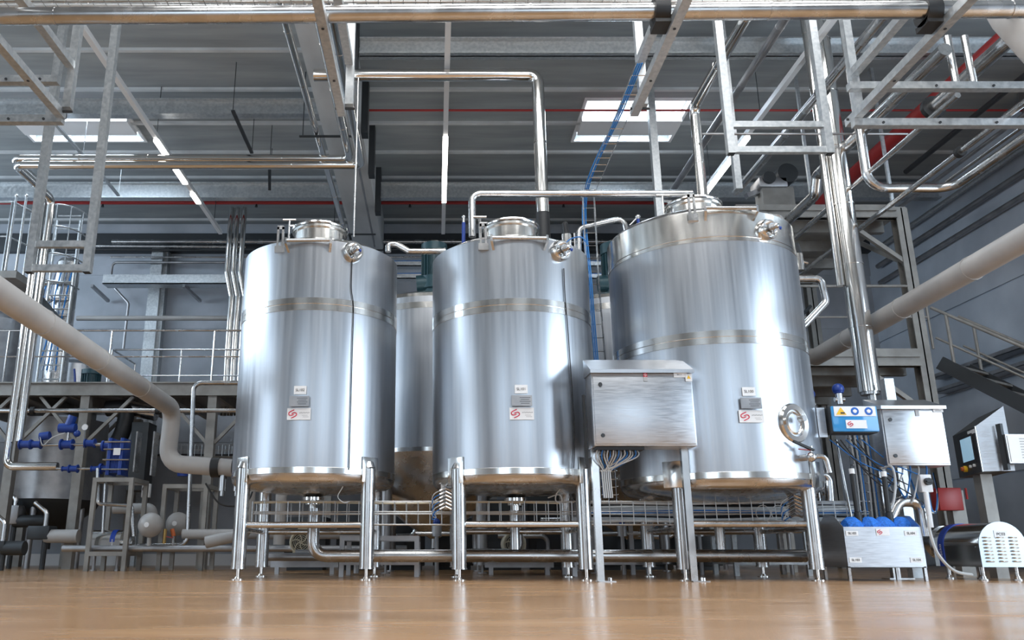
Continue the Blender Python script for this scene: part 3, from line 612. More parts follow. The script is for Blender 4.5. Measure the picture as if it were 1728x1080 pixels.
# ------------------------------------------------------------------ control cabinet between middle and right tanks
def cabinet(x0, x1, y0, y1, z0, z1, zr, lab, name='control_cabinet', mat='sheet', knob=True):
    t = T(name, lab, 'cabinet', ((x0 + x1) / 2, (y0 + y1) / 2, z0))
    B().span((x0, y0 + .02, z0), (x1, y1, z1 - .01), .004).done('body', mat, t)
    B().span((x0 + .012, y0, z0 + .015), (x1 - .012, y0 + .018, z1 - .03), .004).done('door', mat, t)
    dr = t.children[-1] if t.children else None
    rf = B(); rf.prism([(x0 - .012, y0 - .03, z1), (x0 - .012, y1, zr), (x0 - .012, y1, z1 - .012), (x0 - .012, y0 - .03, z1 - .025)], (x1 - x0 + .024, 0, 0)); rf.span((x0 - .014, y0 - .035, z1 - .028), (x1 + .014, y0 - .028, z1 + .004)).done('sloped_roof', mat, t)
    if knob:
        for z in (z0 + .09, z1 - .13): B().cyl((x0 + .075, y0, z), (x0 + .075, y0 - .012, z), .018, 16).done('door_lock', 'dark', t)
    return t
ca = gy(1004, 752, 7.4); cb_ = gy(1178, 752, 7.4); zt = gy(1085, 625, 7.4).z
cab = cabinet(ca.x, cb_.x, 7.4, 7.72, ca.z, zt, zt + .17, 'wide stainless control cabinet on two square legs in front of the right tank')
for px in (1003, 1157):
    x = gy(px + 5, 860, 7.62).x; lg = B().span((x - .03, 7.6, .008), (x + .03, 7.66, ca.z)).done('leg', 'steel', cab)
    B().span((x - .03, 7.55, 0), (x + .12, 7.71, .01)).cyl((x + .08, 7.6, 0), (x + .08, 7.6, .035), .012, 8).cyl((x + .08, 7.67, 0), (x + .08, 7.67, .035), .012, 8).done('foot_plate', 'steel', lg)
B().span((ca.x - .06, 7.55, 1.0), (ca.x - .04, 7.6, 1.65)).done('side_channel', 'black', cab)
B().span((ca.x + .02, 7.45, ca.z - .03), (ca.x + .45, 7.6, ca.z)).done('gland_plate', 'black', cab)
p = gy(1089, 636, 7.395); B().span((p.x - .018, 7.394, p.z - .04), (p.x + .018, 7.399, p.z + .035)).done('badge', 'greyink', cab); B().span((p.x - .018, 7.392, p.z - .0), (p.x + .018, 7.3935, p.z + .035)).done('badge', 'logo', cab, 'red square of the badge')
logo((p.x, 7.3915, p.z + .018), .026, V((1, 0, 0)), V((0, 0, 1)), cab, 'white')
p = gy(1148, 633, 7.395); lb = B().span((p.x - .06, 7.394, p.z - .02), (p.x + .06, 7.399, p.z + .02)).done('label_plate', 'white', cab); text('SK1.1', .018, (p.x - .01, 7.393, p.z + .004), FRONT, 'ink', lb)
p = gy(1162, 637, 7.395); lb = B().span((p.x - .03, 7.392, p.z - .036), (p.x + .03, 7.3935, p.z + .03)).done('label_plate', 'white', cab, 'white label with a yellow warning triangle')
B().prism([(p.x - .018, 7.391, p.z - .012), (p.x + .018, 7.391, p.z - .012), (p.x, 7.391, p.z + .02)], (0, -.001, 0)).done('warning_triangle', 'yellow', lb)
for k in range(16):
    x = ca.x + .04 + k * .024; e = V((ca.x + .1 + (k % 5) * .018, 7.6 + (k % 3) * .02, .72))
    cable('cable dropping from the glands of the wide control cabinet', [(x, 7.5 + .04 * (k % 2), ca.z - .02), (x - .01, 7.52, ca.z - .09), (e.x, e.y, ca.z - .2), (e.x - .01, e.y, .95), tuple(e)], .006, ('whitecable', 'whitecable', 'bluecable')[k % 3], 'cables under the wide control cabinet')
vt = B()
for z in [.75 + i * .07 for i in range(6)]: vt.sweep([(ca.x + .08, 7.58, z), (ca.x + .08, 7.66, z), (ca.x + .22, 7.66, z), (ca.x + .22, 7.58, z)], .003, 4)
for x in (ca.x + .08, ca.x + .15, ca.x + .22): vt.cyl((x, 7.66, .68), (x, 7.66, 1.12), .003, 4)
vt.done('vertical_wire_tray', 'steel', None, 'small vertical wire tray behind the cables under the control cabinet', 'cable tray')
# ------------------------------------------------------------------ wire basket and main pipe under the tanks
def basket(xa, xb, Y, z0, h, lab, step=.115):
    b_ = B(); d = .2
    for y, z in ((Y, z0), (Y, z0 + h * .45), (Y, z0 + h * .55), (Y, z0 + h), (Y + d, z0), (Y + d, z0 + h), (Y + d / 2, z0)): b_.cyl((xa, y, z), (xb, y, z), .005, 6)
    x = xa
    while x < xb: b_.sweep([(x, Y, z0 + h), (x, Y, z0), (x, Y + d, z0), (x, Y + d, z0 + h)], .005, 5); x += step
    return b_.done('wire_basket_tray', 'galv', None, lab, 'cable tray')
zb = gy(700, 885, 8.25).z; hb = gy(700, 846, 8.25).z - zb
basket(-1.78, 1.38, 8.25, zb, hb, 'wire basket tray running under the left and middle tanks')
basket(1.46, 4.2, 8.25, zb, hb, 'wire basket tray full of cables running under the right tank')
for k in range(3): cable('cable lying in the basket under the left and middle tanks', [(-1.78 + i * .5, 8.3 + .05 * k + .01 * math.sin(i + k), zb + hb * (.5 if k else .95) + .006 * math.sin(i * 1.7 + k)) for i in range(7)], .009, ('yellow', 'whitecable', 'whitecable')[k] if k else 'cream', 'cables in the basket under the left and middle tanks')
for k in range(9): cable('cable lying in the basket under the right tank', [(1.5 + i * .44, 8.28 + .03 * (k % 4), zb + .03 + .022 * k + .008 * math.sin(i * 1.5 + k)) for i in range(7)], .015, ('whitecable', 'whitecable', 'black', 'whitecable', 'bluecable', 'whitecable', 'whitecable', 'black', 'whitecable')[k], 'cables in the basket under the right tank')
zp = gy(800, 938, 8.45).z
Ox, Oy = TANKS[0][:2]; mp = pipe('thick stainless drain pipe from under the left tank running right beneath all three tanks', [(Ox + .02, 8.62, .68), (Ox + .02, 8.62, zp), (3.7, 8.62, zp)], .062, 'steel', .14)
for X, lab in ((.797, 'short stainless drop pipe joining the drain pipe under the middle tank'), (2.86, 'short stainless drop pipe joining the drain pipe under the right tank')):
    pipe(lab, [(X, 8.62, .66), (X, 8.62, zp + .06)], .05, 'steel', name='drop_pipe')
pipe('dark pipe low behind the drain pipe', [(-1.9, 9.7, .2), (3.6, 9.7, .2)], .045, 'dull')
pipe('rusty brown pipe low on the left, passing behind the left tank legs', [(-5.2, 12.0, .3), (-.4, 12.0, .3)], .045, 'dull')
pipe('thick grey pipe low on the left behind the steel posts', [(-3.6, 12.2, .5), (-.6, 12.2, .5)], .07, 'pvc')
pipe('grey insulated riser behind the left tank legs', [(-2.55, 11.6, 1.8), (-2.55, 11.6, .5), (-3.1, 11.6, .38)], .08, 'pvc', .15)
pipe('second grey insulated riser behind the left tank legs', [(-2.15, 11.8, 1.8), (-2.15, 11.8, .35)], .08, 'pvc', .15)
# terminal blocks with cable fans
def block(px, py, Y, lab, side=1):
    p = gy(px, py, Y); t = T('junction_strip', lab, 'junction box', p)
    B().span((p.x - .045, Y - .02, p.z - .12), (p.x + .045, Y + .01, p.z + .12), .004).span((p.x - .06, Y - .03, p.z + .12), (p.x + .08, Y + .03, p.z + .127)).done('plate', 'white', t)
    for k in range(6):
        z = p.z + .08 - k * .035
        for s_ in (-1, 1):
            B().cyl((p.x, Y - .03, z), (p.x + s_ * .06, Y - .05, z - .03), .013, 8).done('cable_gland', 'steel', t)
            B().sweep(smooth([(p.x + s_ * .06, Y - .05, z - .03), (p.x + s_ * .11, Y - .05, z - .06), (p.x + s_ * .13, Y - .03, z - .12), (p.x + s_ * .09, Y, p.z - .2)], 4), .005, 5).done('lead', 'bluecable' if (k + (s_ > 0)) % 2 else 'whitecable', t)
block(752, 838, 8.15, 'white junction strip with fanned blue leads left of the middle tank front leg')
block(1338, 850, 8.0, 'white junction strip with coiled leads left of the right tank front leg')
for k in range(3):
    p = gy(1288 + k * 26, 866, 8.2); B().sweep([p + V((.07 * math.cos(i * PI / 8), 0, .075 * math.sin(i * PI / 8))) for i in range(16)], .004, 6, closed=True).done('coiled_cable', 'whitecable', None, 'coil of pale cable hung on the basket under the right tank, %s' % ('left of three', 'middle of three', 'right of three')[k], 'cable coil')
# clutter under and behind the tanks
def motor(px, py, Y, lab, r=.13):
    p = gy(px, py, Y); t = T('pump_motor', lab, 'motor', (p.x, Y, 0))
    B().cyl((p.x, Y + .02, p.z), (p.x, Y + .4, p.z), r, 28).done('housing', 'cream', t)
    B().cyl((p.x, Y - .005, p.z), (p.x, Y + .02, p.z), r * .86, 28).done('grille_opening', 'black', t)
    g_ = B()
    for k in range(1, 6): g_.sweep([(p.x + r * .16 * k * math.cos(i * PI / 12), Y - .008, p.z + r * .16 * k * math.sin(i * PI / 12)) for i in range(24)], .004, 4, closed=True)
    for k in range(6):
        g_.sweep([(p.x + r * q * math.cos(k * PI / 3 + q * 1.1), Y - .008, p.z + r * q * math.sin(k * PI / 3 + q * 1.1)) for q in (0, .2, .4, .6, .8, 1.0)], .007, 5)
    g_.sweep([(p.x + r * .95 * math.cos(i * PI / 14), Y - .004, p.z + r * .95 * math.sin(i * PI / 14)) for i in range(28)], .014, 6, closed=True)
    g_.done('fan_grille', 'cream', t)
    B().span((p.x - r * .8, Y + .05, p.z - r - .03), (p.x + r * .8, Y + .35, p.z - r + .03)).span((p.x - .06, Y + .1, p.z + r - .02), (p.x + .08, Y + .25, p.z + r + .07)).done('mounting_foot', 'cream', t)
    B().span((p.x - .35, Y + .0, p.z - r - .06), (p.x + .45, Y + .5, p.z - r - .03)).span((p.x - .35, Y, .08), (p.x + .45, Y + .04, .15)).span((p.x - .3, Y + .01, .0), (p.x - .25, Y + .05, p.z - r - .05)).span((p.x + .35, Y + .01, 0), (p.x + .4, Y + .05, p.z - r - .05)).done('base_frame', 'dull', t)
motor(508, 915, 10.2, 'cream pump motor with round fan grille under the left tank')
motor(868, 918, 10.0, 'cream pump motor with round fan grille under the middle tank')
def skid(x0, x1, y0, y1, z1, lab, w=.05, zl=.12, mat='painted'):
    t = T('equipment_frame', lab, 'frame', ((x0 + x1) / 2, (y0 + y1) / 2, 0))
    for x in (x0, x1):
        for y in (y0, y1): B().span((x - w / 2, y - w / 2, 0), (x + w / 2, y + w / 2, z1)).done('post', mat, t)
    for z in (zl, z1 - w):
        f = B()
        for y in (y0, y1): f.span((x0 + w / 2, y - w / 2, z), (x1 - w / 2, y + w / 2, z + w))
        for x in (x0, x1): f.span((x - w / 2, y0 + w / 2, z), (x + w / 2, y1 - w / 2, z + w))
        f.done('ring_beam', mat, t)
    return t
skid(-1.0, -.2, 9.2, 9.95, .42, 'low dark equipment frame under the tank gap left of the middle tank', mat='dull')
skid(1.5, 2.3, 9.35, 10.1, .62, 'low dark equipment frame behind the control cabinet legs', mat='dull')
skid(3.3, 4.1, 9.5, 10.2, .7, 'low steel equipment frame behind the right tank legs', mat='galv')
for i, (px, py) in enumerate([(737, 905), (1180, 905), (1330, 900), (1050, 905)]):
    p = gy(px, py, 10.1); t = T('valve_block', 'small grey pump valve with blue head low under the %s' % ('gap between left and middle tanks', 'right tank, left part', 'right tank, right part', 'control cabinet')[i], 'valve', p)
    B().cyl(p, p + V((0, 0, .14)), .06, 16).cyl(p - V((0, 0, p.z)), p, .025, 10).done('body', 'dull', t); B().sphere(p + V((0, 0, .16)), .045).done('head', 'blue', t); B().cyl(p + V((-.25, 0, .03)), p + V((.25, 0, .03)), .028, 12).done('pipe_stub', 'steel', t)
rng = random.Random(3)
for i in range(9):
    x = -1.6 + i * .62; z = .25 + .22 * (i % 3); Y = 9.85 + .0 * i if i % 3 == 0 else 12.1 + .09 * (i % 4)
    pipe('stainless floor pipe with upright end in the pipework beneath the tanks', [(x, Y, z), (x + .7, Y, z), (x + .7, Y, z + .5 if i % 2 else .02)], .032 + .01 * (i % 2), ('dull', 'steel')[i % 2], .1, 'pipes beneath the tanks')
for i in range(9):  # dark boxes added to darken the background under the tanks
    x = -2.2 + i * .72; Y = 12.5 + .3 * (i % 2)
    B().span((x, Y, 0.06), (x + .6, Y + .5, .75 + .25 * (i % 3)), .01).span((x + .1, Y - .02, .25), (x + .3, Y, .4)).span((x + .04, Y + .04, 0), (x + .56, Y + .46, .06)).done('dark_filler_box', 'dark', None, 'dark box added to deepen the shade far behind the tanks', 'cabinet', 'dark boxes added behind the tanks')
# machine and rods above the right tank
p = gy(1310, 312, 12.2); t = T('lift_drive', 'grey drive unit with round dark motor on top of the steel platform', 'machine', p)
B().span(p - V((.35, .2, .12)), p + V((.1, .2, .05)), .02).bar(p + V((-.5, 0, -.2)), p + V((.3, 0, .1)), .12, .08).done('housing', 'dull', t)
B().cyl(p + V((.12, -.2, .12)), p + V((.12, .15, .12)), .16, 20).cyl(p + V((-.2, -.25, .02)), p + V((-.2, -.15, .02)), .1, 18).done('motor', 'dark', t)
B().span(p - V((.3, .15, p.z - 5.0)), p + V((.2, .15, -.1))).done('pedestal', 'painted', t)
for (pa, pb, lab) in (((1357, 240), (1370, 333), 'thin galvanised hanger rod left of the tall duct'), ((1490, 242), (1508, 345), 'thin galvanised hanger rod right of the tall duct')):
    a = gy(*pa, 10.9); b_ = gy(*pb, 10.9); B().span((a.x - .02, 10.88, b_.z), (a.x + .02, 10.92, ZC)).done('hanger_rod', 'galv', None, lab, 'rod')
a = gy(1180, 233, 8.9); b_ = gy(1525, 240, 8.9); pipe('thin horizontal rod crossing behind the hanging frame and the tall duct', [(a.x, 8.8, a.z), (b_.x, 8.8, a.z)], .014, 'dull')
# ------------------------------------------------------------------ left: mezzanine
YM = 13.2; zt = gy(250, 646, YM).z; zl = gy(250, 668, YM).z
mz = T('mezzanine', 'grey steel mezzanine platform on columns running behind the left tank', 'platform', (-5, YM, 0))
B().span((-10.5, YM, zl), (-1.9, YM + .05, zl + .22)).span((-10.5, YM - .05, zl), (-1.9, YM + .1, zl + .015)).span((-10.5, YM - .05, zl + .2), (-1.9, YM + .1, zl + .22)).done('edge_beam', 'painted', mz)
B().span((-10.5, YM + .05, zl + .2), (-1.9, 16.4, zt)).done('deck', 'dull', mz)
for x in [-10 + i * .8 for i in range(11)]: B().span((x, YM + .05, zl + .02), (x + .06, 16.4, zl + .2)).done('joist', 'painted', mz)
cols = [gy(117 + 12, 800, YM).x, gy(349, 800, YM).x, gy(12, 800, YM).x - .0, -7.6]
for x in cols:
    B().span((x - .07, YM, 0), (x + .07, YM + .14, zl)).done('column', 'painted', mz)
    for s_ in (-1, 1): B().bar((x + s_ * .06, YM + .07, zl - .75), (x + s_ * .75, YM + .07, zl), .05, .05).done('brace', 'painted', mz)
    B().span((x - .07, 15.6, 0), (x + .07, 15.74, zl)).done('column', 'painted', mz)
    B().bar((x + .06, 15.67, zl - .75), (x + .75, 15.67, zl), .05, .05).done('brace', 'painted', mz)
def railing(pts, h, lab, step=1.1, r_=.018, mat='steel'):
    t = T('guard_rail', lab, 'railing', pts[0]); P_ = [V(p) for p in pts]
    B().sweep(fillet([p + V((0, 0, h)) for p in P_], .08), r_, 10).done('top_rail', mat, t)
    B().sweep([p + V((0, 0, h * .5)) for p in P_], r_ * .7, 8).done('middle_rail', mat, t)
    for a, c in zip(P_, P_[1:]):
        k = max(1, round((c - a).length / step))
        for i in range(k + 1): p = a + (c - a) * i / k; B().cyl(p, p + V((0, 0, h)), r_ * .9, 8).done('upright', mat, t)
    return t
zh = gy(250, 557, YM).z - zt
railing([(-10.4, YM + .03, zt), (-1.95, YM + .03, zt)], zh, 'slim steel guard rail along the front edge of the mezzanine', 1.55)
a = gy(190, 590, 15.0); c_ = gy(405, 590, 15.0)
railing([(a.x, 16.2, zt), (a.x, 15.0, zt), (c_.x + .2, 15.0, zt)], a.z - zt, 'second steel guard rail further back on the mezzanine, beginning left of centre', 1.6)
def pl(lab, pts, Y, r_, mat='steel', bend=None, joints=0, clamps=(), name='pipe'): return pipe(lab, [gy(x, y, Y) for x, y in pts], r_, mat, bend, None, joints, name, clamps=clamps)
pl('stainless pipe clamped under the mezzanine beam, crossing the left of the picture', [(-60, 693), (420, 693)], 12.9, .035, 'steel', clamps=[(.24, 0), (.68, 0)])
pl('slim stainless pipe rising beside the steel post left of the left tank and bending right', [(212, 922), (316, 920), (327, 646), (420, 646)], 12.2, .034, 'steel', .12, clamps=())
pl('thin pipe loop on the back wall above the second guard rail', [(405, 443), (190, 443), (186, 478), (217, 512), (208, 590)], 16.65, .028, 'dull', .1)
z = gy(250, 472, 16.2).z; o = B().span((-6.8, 16.1, z - .12), (-1.5, 16.12, z + .08)).span((-6.8, 16.1, z - .12), (-1.5, 16.4, z - .1)).done('wall_channel', 'galv', None, 'galvanised cable channel on brackets on the back wall left of the left tank', 'channel')
for px in (165, 320): B().bar(gy(px - 10, 482, 16.2), gy(px + 18, 508, 16.9), .06, .06).done('bracket', 'dull', o)
pl('white pipe on brackets crossing the back wall above the mezzanine', [(130, 537), (415, 537)], 15.8, .05, 'pvc')
pl('pair-mounted thin pipe high on the back wall', [(110, 415), (415, 417)], 16.6, .035, 'steel')
pl('dark thin pipe below the high back wall pipe', [(110, 421), (415, 423)], 16.6, .03, 'black')
a = gy(248, 640, 16.8); B().span((a.x - .12, 16.7, 0), (a.x + .12, 16.98, 6.6)).span((a.x + .12, 16.8, 0), (a.x + .2, 16.98, 6.6)).done('wall_column', 'galv', None, 'galvanised steel wall column between the mezzanine and the ceiling', 'column')
for i, px in enumerate((381, 392, 404)):
    a = gy(px, 640, 15.4); k = gy(px, 500, 15.4); b2 = gy(px + 2, 440, 15.4)
    pipe('tall polished pipe on the back wall left of the left tank, %s of three' % ('left', 'middle', 'right')[i], [(a.x, 15.4, 2.7), (a.x, 15.4, k.z), (a.x - .12, 15.4, k.z + .5), (a.x - .12, 15.4, 6.9)], .055, 'chrome', .1, None, 1.0)
rm = T('shade_deck', 'unseen deck added to shade the area behind the two mixing tanks', 'platform', (1, 14, 0))  # hidden deck added so the space behind the tanks renders darker
rm['label'] = 'unseen deck added to shade the area behind the two mixing tanks'
B().span((-1.8, 13.3, 2.3), (3.7, 16.4, 2.4)).span((-1.8, 13.3, 2.15), (3.7, 13.36, 2.4)).done('deck', 'painted', rm)
for x in (-1.7, .9, 3.6): B().span((x - .06, 13.3, 0), (x + .06, 13.42, 2.2)).done('column', 'painted', rm)
# equipment on the mezzanine
a = gy(155, 628, 14.2); m = T('agitator_motor', 'dark teal finned motor standing on the mezzanine behind the grey pipe', 'motor', (a.x, 14.2, zt))
f = B().cyl((a.x, 14.2, zt), (a.x, 14.2, zt + .36), .14, 24)
for k in range(20): q = k * PI / 10; f.box((a.x + .15 * math.cos(q), 14.2 + .15 * math.sin(q), zt + .18), (.03, .008, .3), Matrix.Rotation(q, 3, 'Z'))
f.done('finned_body', 'teal', m); B().cyl((a.x, 14.2, zt + .34), (a.x, 14.2, zt + .42), .17, 24).done('fan_cowl', 'teal', m)
a = gy(128, 622, 15.4); v = T('process_vessel', 'pale steel vessel with curved blue hose on the mezzanine at left', 'vessel', (a.x, 15.4, zt)); B().cyl((a.x, 15.4, zt), (a.x, 15.4, zt + .75), .38, 32).lathe((a.x, 15.4, zt + .75), [(.38, 0), (.3, .08), (.001, .14)], 32).done('body', 'sheet', v)
B().sweep(smooth([(a.x + .15, 15.0, zt + .62), (a.x + .2, 14.98, zt + .3), (a.x + .1, 15.0, zt + .03)]), .02, 8).done('hose', 'blue', v)
a = gy(60, 600, 15.2); v = T('process_vessel', 'large grey steel vessel on the mezzanine at the far left edge', 'vessel', (a.x - .9, 15.2, zt)); B().cyl((a.x - .9, 15.2, zt), (a.x - .9, 15.2, zt + 1.5), .8, 48).lathe((a.x - .9, 15.2, zt + 1.5), [(.8, 0), (.7, .15), (.3, .25), (.001, .28)], 48).done('body', 'dull', v)
B().span((a.x - .95, 14.38, zt + .2), (a.x - .8, 14.42, zt + .55)).done('inspection_window', 'black', v)
# tall cylinder column plus caged ladder
a = gy(112, 480, 14.4); v = T('column_vessel', 'tall slim steel column with blue hoses rising from the mezzanine at left', 'vessel', (a.x, 14.4, zt))
B().cyl((a.x, 14.4, zt), (a.x, 14.4, 5.35), .2, 28).lathe((a.x, 14.4, 5.35), [(.2, 0), (.15, .08), (.001, .12)], 28).done('body', 'steel', v)
for k in range(5): B().sweep(smooth([(a.x - .18 + .09 * k, 14.18, 5.2), (a.x - .25 + .1 * k, 14.12, 4.6), (a.x - .1 + .05 * k, 14.15, 4.0), (a.x - .2 + .08 * k, 14.15, 3.3)]), .014, 6).done('hose', ('bluelight', 'steel')[k % 2], v)
for k in range(4): B().sphere((a.x - .25 + .1 * k, 14.15, 4.9 - .3 * k), .07).cyl((a.x - .3, 14.15, 4.9 - .3 * k), (a.x + .2, 14.15, 4.9 - .3 * k), .03, 8).done('valve', 'chrome', v)
la, lb2 = gy(62, 640, 13.9), gy(78, 640, 13.9)
ld = T('caged_ladder', 'steel ladder with hooped safety cage rising from the mezzanine at left', 'ladder', (la.x, 13.9, zt))
for x in (la.x, lb2.x + .25): B().cyl((x, 13.9, zt), (x, 13.9, 6.0), .022, 8).done('stile', 'galv', ld)
for i in range(13): z = zt + .2 + i * .25; B().cyl((la.x, 13.9, z), (lb2.x + .25, 13.9, z), .014, 6).done('rung', 'galv', ld)
xc = (la.x + lb2.x + .25) / 2; w2 = (lb2.x + .25 - la.x) / 2
for z in (4.7, 5.2, 5.7, 6.1): B().sweep([(xc + (w2 + .12) * math.cos(q), 13.9 - .5 * math.sin(q), z) for q in [i * PI / 10 for i in range(11)]], .014, 6).done('cage_hoop', 'galv', ld)
for q in (0.3, .9, 1.57, 2.2, 2.8): B().cyl((xc + (w2 + .12) * math.cos(q), 13.9 - .5 * math.sin(q), 4.7), (xc + (w2 + .12) * math.cos(q), 13.9 - .5 * math.sin(q), 6.1), .01, 6).done('cage_strap', 'galv', ld)
# high stair platform at the far left
zs = gy(20, 470, 13.0).z
sp = T('stair_platform', 'small steel stair platform high at the far left edge', 'platform', (-7.3, 13, zs)); B().span((-8.2, 12.6, zs - .12), (gy(48, 470, 13).x, 13.6, zs)).done('deck', 'painted', sp)
for x in (-8.1, gy(40, 470, 13).x): B().span((x - .05, 13.4, zt), (x + .05, 13.5, zs - .1)).done('post', 'painted', sp)
B().bar((gy(40, 470, 13).x, 13.45, zs - .1), (-5.6, 13.45, zt + .35), .05, .09).done('brace', 'dark', sp)
railing([(-8.1, 12.65, zs), (gy(22, 470, 13).x, 12.65, zs), (gy(48, 470, 13).x, 13.5, zs)], gy(20, 355, 13.0).z - zs, 'bright steel guard rail around the high stair platform at far left', .45, .022, 'galv')
for i, px in enumerate((28, 45)): a = gy(px, 330, 12.6); B().cyl((a.x, 12.6, zs), (a.x, 12.6, a.z), .02, 8).sphere((a.x, 12.6, a.z), .03, n=8).done('lifting_pole', 'galv', None, '%s thin vertical pole standing on the high platform at far left' % ('left', 'right')[i], 'pole')
# lower left process equipment
a = gy(98, 770, 14.6); v = T('process_vessel', 'dull grey vessel with dark cone below the mezzanine at left', 'vessel', (a.x, 14.6, 0)); B().cyl((a.x, 14.6, 1.1), (a.x, 14.6, 2.45), .78, 56).done('body', 'dull', v); B().lathe((a.x, 14.6, 0), [(.78, 1.1), (.7, .95), (.3, .65), (.06, .5)], 48).cyl((a.x, 14.6, .5), (a.x, 14.6, .3), .05, 12).done('cone', 'dark', v)
for k in range(3): q = -PI / 2 + (k - 1) * 1.2; B().cyl((a.x + .66 * math.cos(q), 14.6 + .66 * math.sin(q), 0), (a.x + .66 * math.cos(q), 14.6 + .66 * math.sin(q), 1.15), .05, 12).done('leg', 'dull', v)
YX = 12.2
def valve_line(pts, Y, lab, valves):
    o = pl(lab, pts, Y, .02, 'steel'); 
    return o
pl('thin steel line carrying the upper row of blue valves at left', [(38, 751), (190, 750)], YX, .022, 'steel')
pl('thin steel line carrying the lower row of blue valves at left', [(95, 791), (188, 791)], YX, .018, 'steel')
def bvalve(px, py, r_, lab, stack=0):
    p = gy(px, py, YX); t = T('control_valve', lab, 'valve', p)
    B().cyl(p - V((r_ * 1.3, 0, 0)), p + V((r_ * 1.3, 0, 0)), r_, 16).cyl(p - V((r_ * 1.5, 0, 0)), p - V((r_ * 1.2, 0, 0)), r_ * 1.35, 16).cyl(p + V((r_ * 1.2, 0, 0)), p + V((r_ * 1.5, 0, 0)), r_ * 1.35, 16).done('body', 'blue', t)
    if stack:
        B().cyl(p, p + V((0, 0, .2)), .02, 8).done('stem', 'steel', t); B().cyl(p + V((-.14, 0, .24)), p + V((.1, 0, .24)), .07, 16).cyl(p + V((0, 0, .28)), p + V((.04, 0, .42)), .065, 16).sphere(p + V((.13, 0, .16)), .05).done('actuator', 'blue', t)
bvalve(43, 750, .055, 'dark blue flanged valve at the left end of the upper valve line'); bvalve(61, 750, .05, 'lighter blue strainer second on the upper valve line')
bvalve(113, 750, .06, 'blue control valve with large stacked actuator on the upper valve line', 1); bvalve(152, 748, .05, 'blue valve on the upper line just left of the heat exchanger')
bvalve(110, 791, .03, 'small blue valve left on the lower valve line'); bvalve(124, 791, .045, 'blue valve with white plate in the middle of the lower valve line'); bvalve(160, 791, .035, 'blue valve right on the lower valve line')
p = gy(77, 737, YX); t = T('actuator', 'small blue actuator on a bracket above the upper valve line', 'valve', p); B().cyl(p - V((.08, 0, 0)), p + V((.06, 0, .02)), .06, 14).done('body', 'blue', t); B().sweep(smooth([p + V((-.06, -.05, 0)), p + V((0, -.05, -.13)), p + V((.12, -.05, -.02)), p + V((.3, -.05, .05))]), .008, 6).done('lead', 'whitecable', t)
p = gy(143, 721, YX); t = T('pressure_gauge', 'small round pressure gauge on a thin stem above the blue valves', 'gauge', p); B().cyl(p, p + V((0, .03, 0)), .05, 20).done('case', 'steel', t); B().cyl(p - V((0, .003, 0)), p, .042, 20).done('dial', 'white', t); B().cyl(p - V((0, -.015, .05)), p - V((0, -.015, .3)), .008, 6).done('stem', 'steel', t)
x0, x1 = gy(187, 770, YX).x, gy(213, 770, YX).x; z0, z1 = gy(200, 803, YX).z, gy(200, 741, YX).z
hx = T('plate_heat_exchanger', 'blue plate heat exchanger standing on the steel frame at left', 'heat exchanger', ((x0 + x1) / 2, YX, z0))
B().span((x0, YX - .15, z0), (x0 + .05, YX + .15, z1), .005).span((x1 - .05, YX - .15, z0), (x1, YX + .15, z1), .005).done('end_frame', 'blue', hx)
pk = B()
for k in range(7): pk.span((x0 + .055 + k * .018, YX - .13, z0 + .03), (x0 + .066 + k * .018, YX + .13, z1 - .03))
pk.done('plate_pack', 'blue', hx)
for z in (z0 + .08, (z0 + z1) / 2 - .05, (z0 + z1) / 2 + .1, z1 - .06): B().cyl((x0 - .05, YX - .16, z), (x1 + .1, YX - .16, z), .012, 8).done('tie_bolt', 'steel', hx)
for z in (z0 + .1, z1 - .1): B().cyl((x0 - .14, YX, z), (x0, YX, z), .05, 14).cyl((x0 - .14, YX, z), (x0 - .11, YX, z), .08, 16).done('port', 'blue', hx)
B().span((x0 + .1, YX - .18, z0 + .28), (x0 + .2, YX - .175, z0 + .38)).done('rating_plate', 'white', hx)
B().span((x1 + .15, YX - .1, z0 + .05), (x1 + .17, YX + .1, z1 + .1)).span((x1 + .4, YX - .1, z0), (x1 + .42, YX + .1, z1 + .1)).done('guide_frame', 'steel', hx)
fx0, fx1 = gy(155, 870, 11.9).x, gy(217, 870, 11.9).x; zf = gy(180, 806, 11.9).z
skid(fx0, fx1, 11.9, 12.5, zf, 'square tube frame at left carrying the blue heat exchanger', .06, .2)
skid(fx1 + .35, fx1 + .95, 12.3, 12.9, zf - .06, 'second square tube frame right of the heat exchanger frame', .06, .25)
def covered_pump(px, py, Y, w, h, lab):
    p = gy(px, py, Y); t = T('covered_pump', lab, 'pump', (p.x, Y, 0)); x0, x1 = p.x - w / 2, p.x + w / 2; z0, z1 = p.z - h / 2, p.z + h / 2
    prof = [(x0, Y - h * .5, z0)] + [(x0, Y - h * .5 * math.cos(q), z1 - h * .5 + h * .5 * math.sin(q)) for q in [i * PI / 10 for i in range(11)]] + [(x0, Y + h * .5, z0)]
    B().prism(prof, (w, 0, 0)).done('cover', 'chrome', t)
    s_ = B().prism([(q[0] + w * .68, (q[1] - Y) * 1.02 + Y, (q[2] - z0) * 1.02 + z0) for q in prof[1:8]] + [(x0 + w * .68, Y - h * .45, z0 + h * .15)], (.07, 0, 0)).done('strap', 'tape', t, 'blue strap with white lettering')
    text('packo', .045, (x0 + w * .68 + .035, Y - h * .53, p.z - .03), Matrix.Rotation(-PI / 2, 3, 'Y') @ FRONT, 'white', s_)
    B().cyl((x1, Y, p.z - .03), (x1 + .14, Y, p.z - .03), .06, 16).cyl((x1 + .1, Y, p.z - .03), (x1 + .13, Y, p.z - .03), .1, 20).done('pump_head', 'steel', t)
    for x in (x0 + .06, x1 - .06): B().cyl((x, Y, 0), (x, Y, z0), .025, 10).cyl((x, Y, 0), (x, Y, .015), .045, 12).done('foot', 'dull', t)
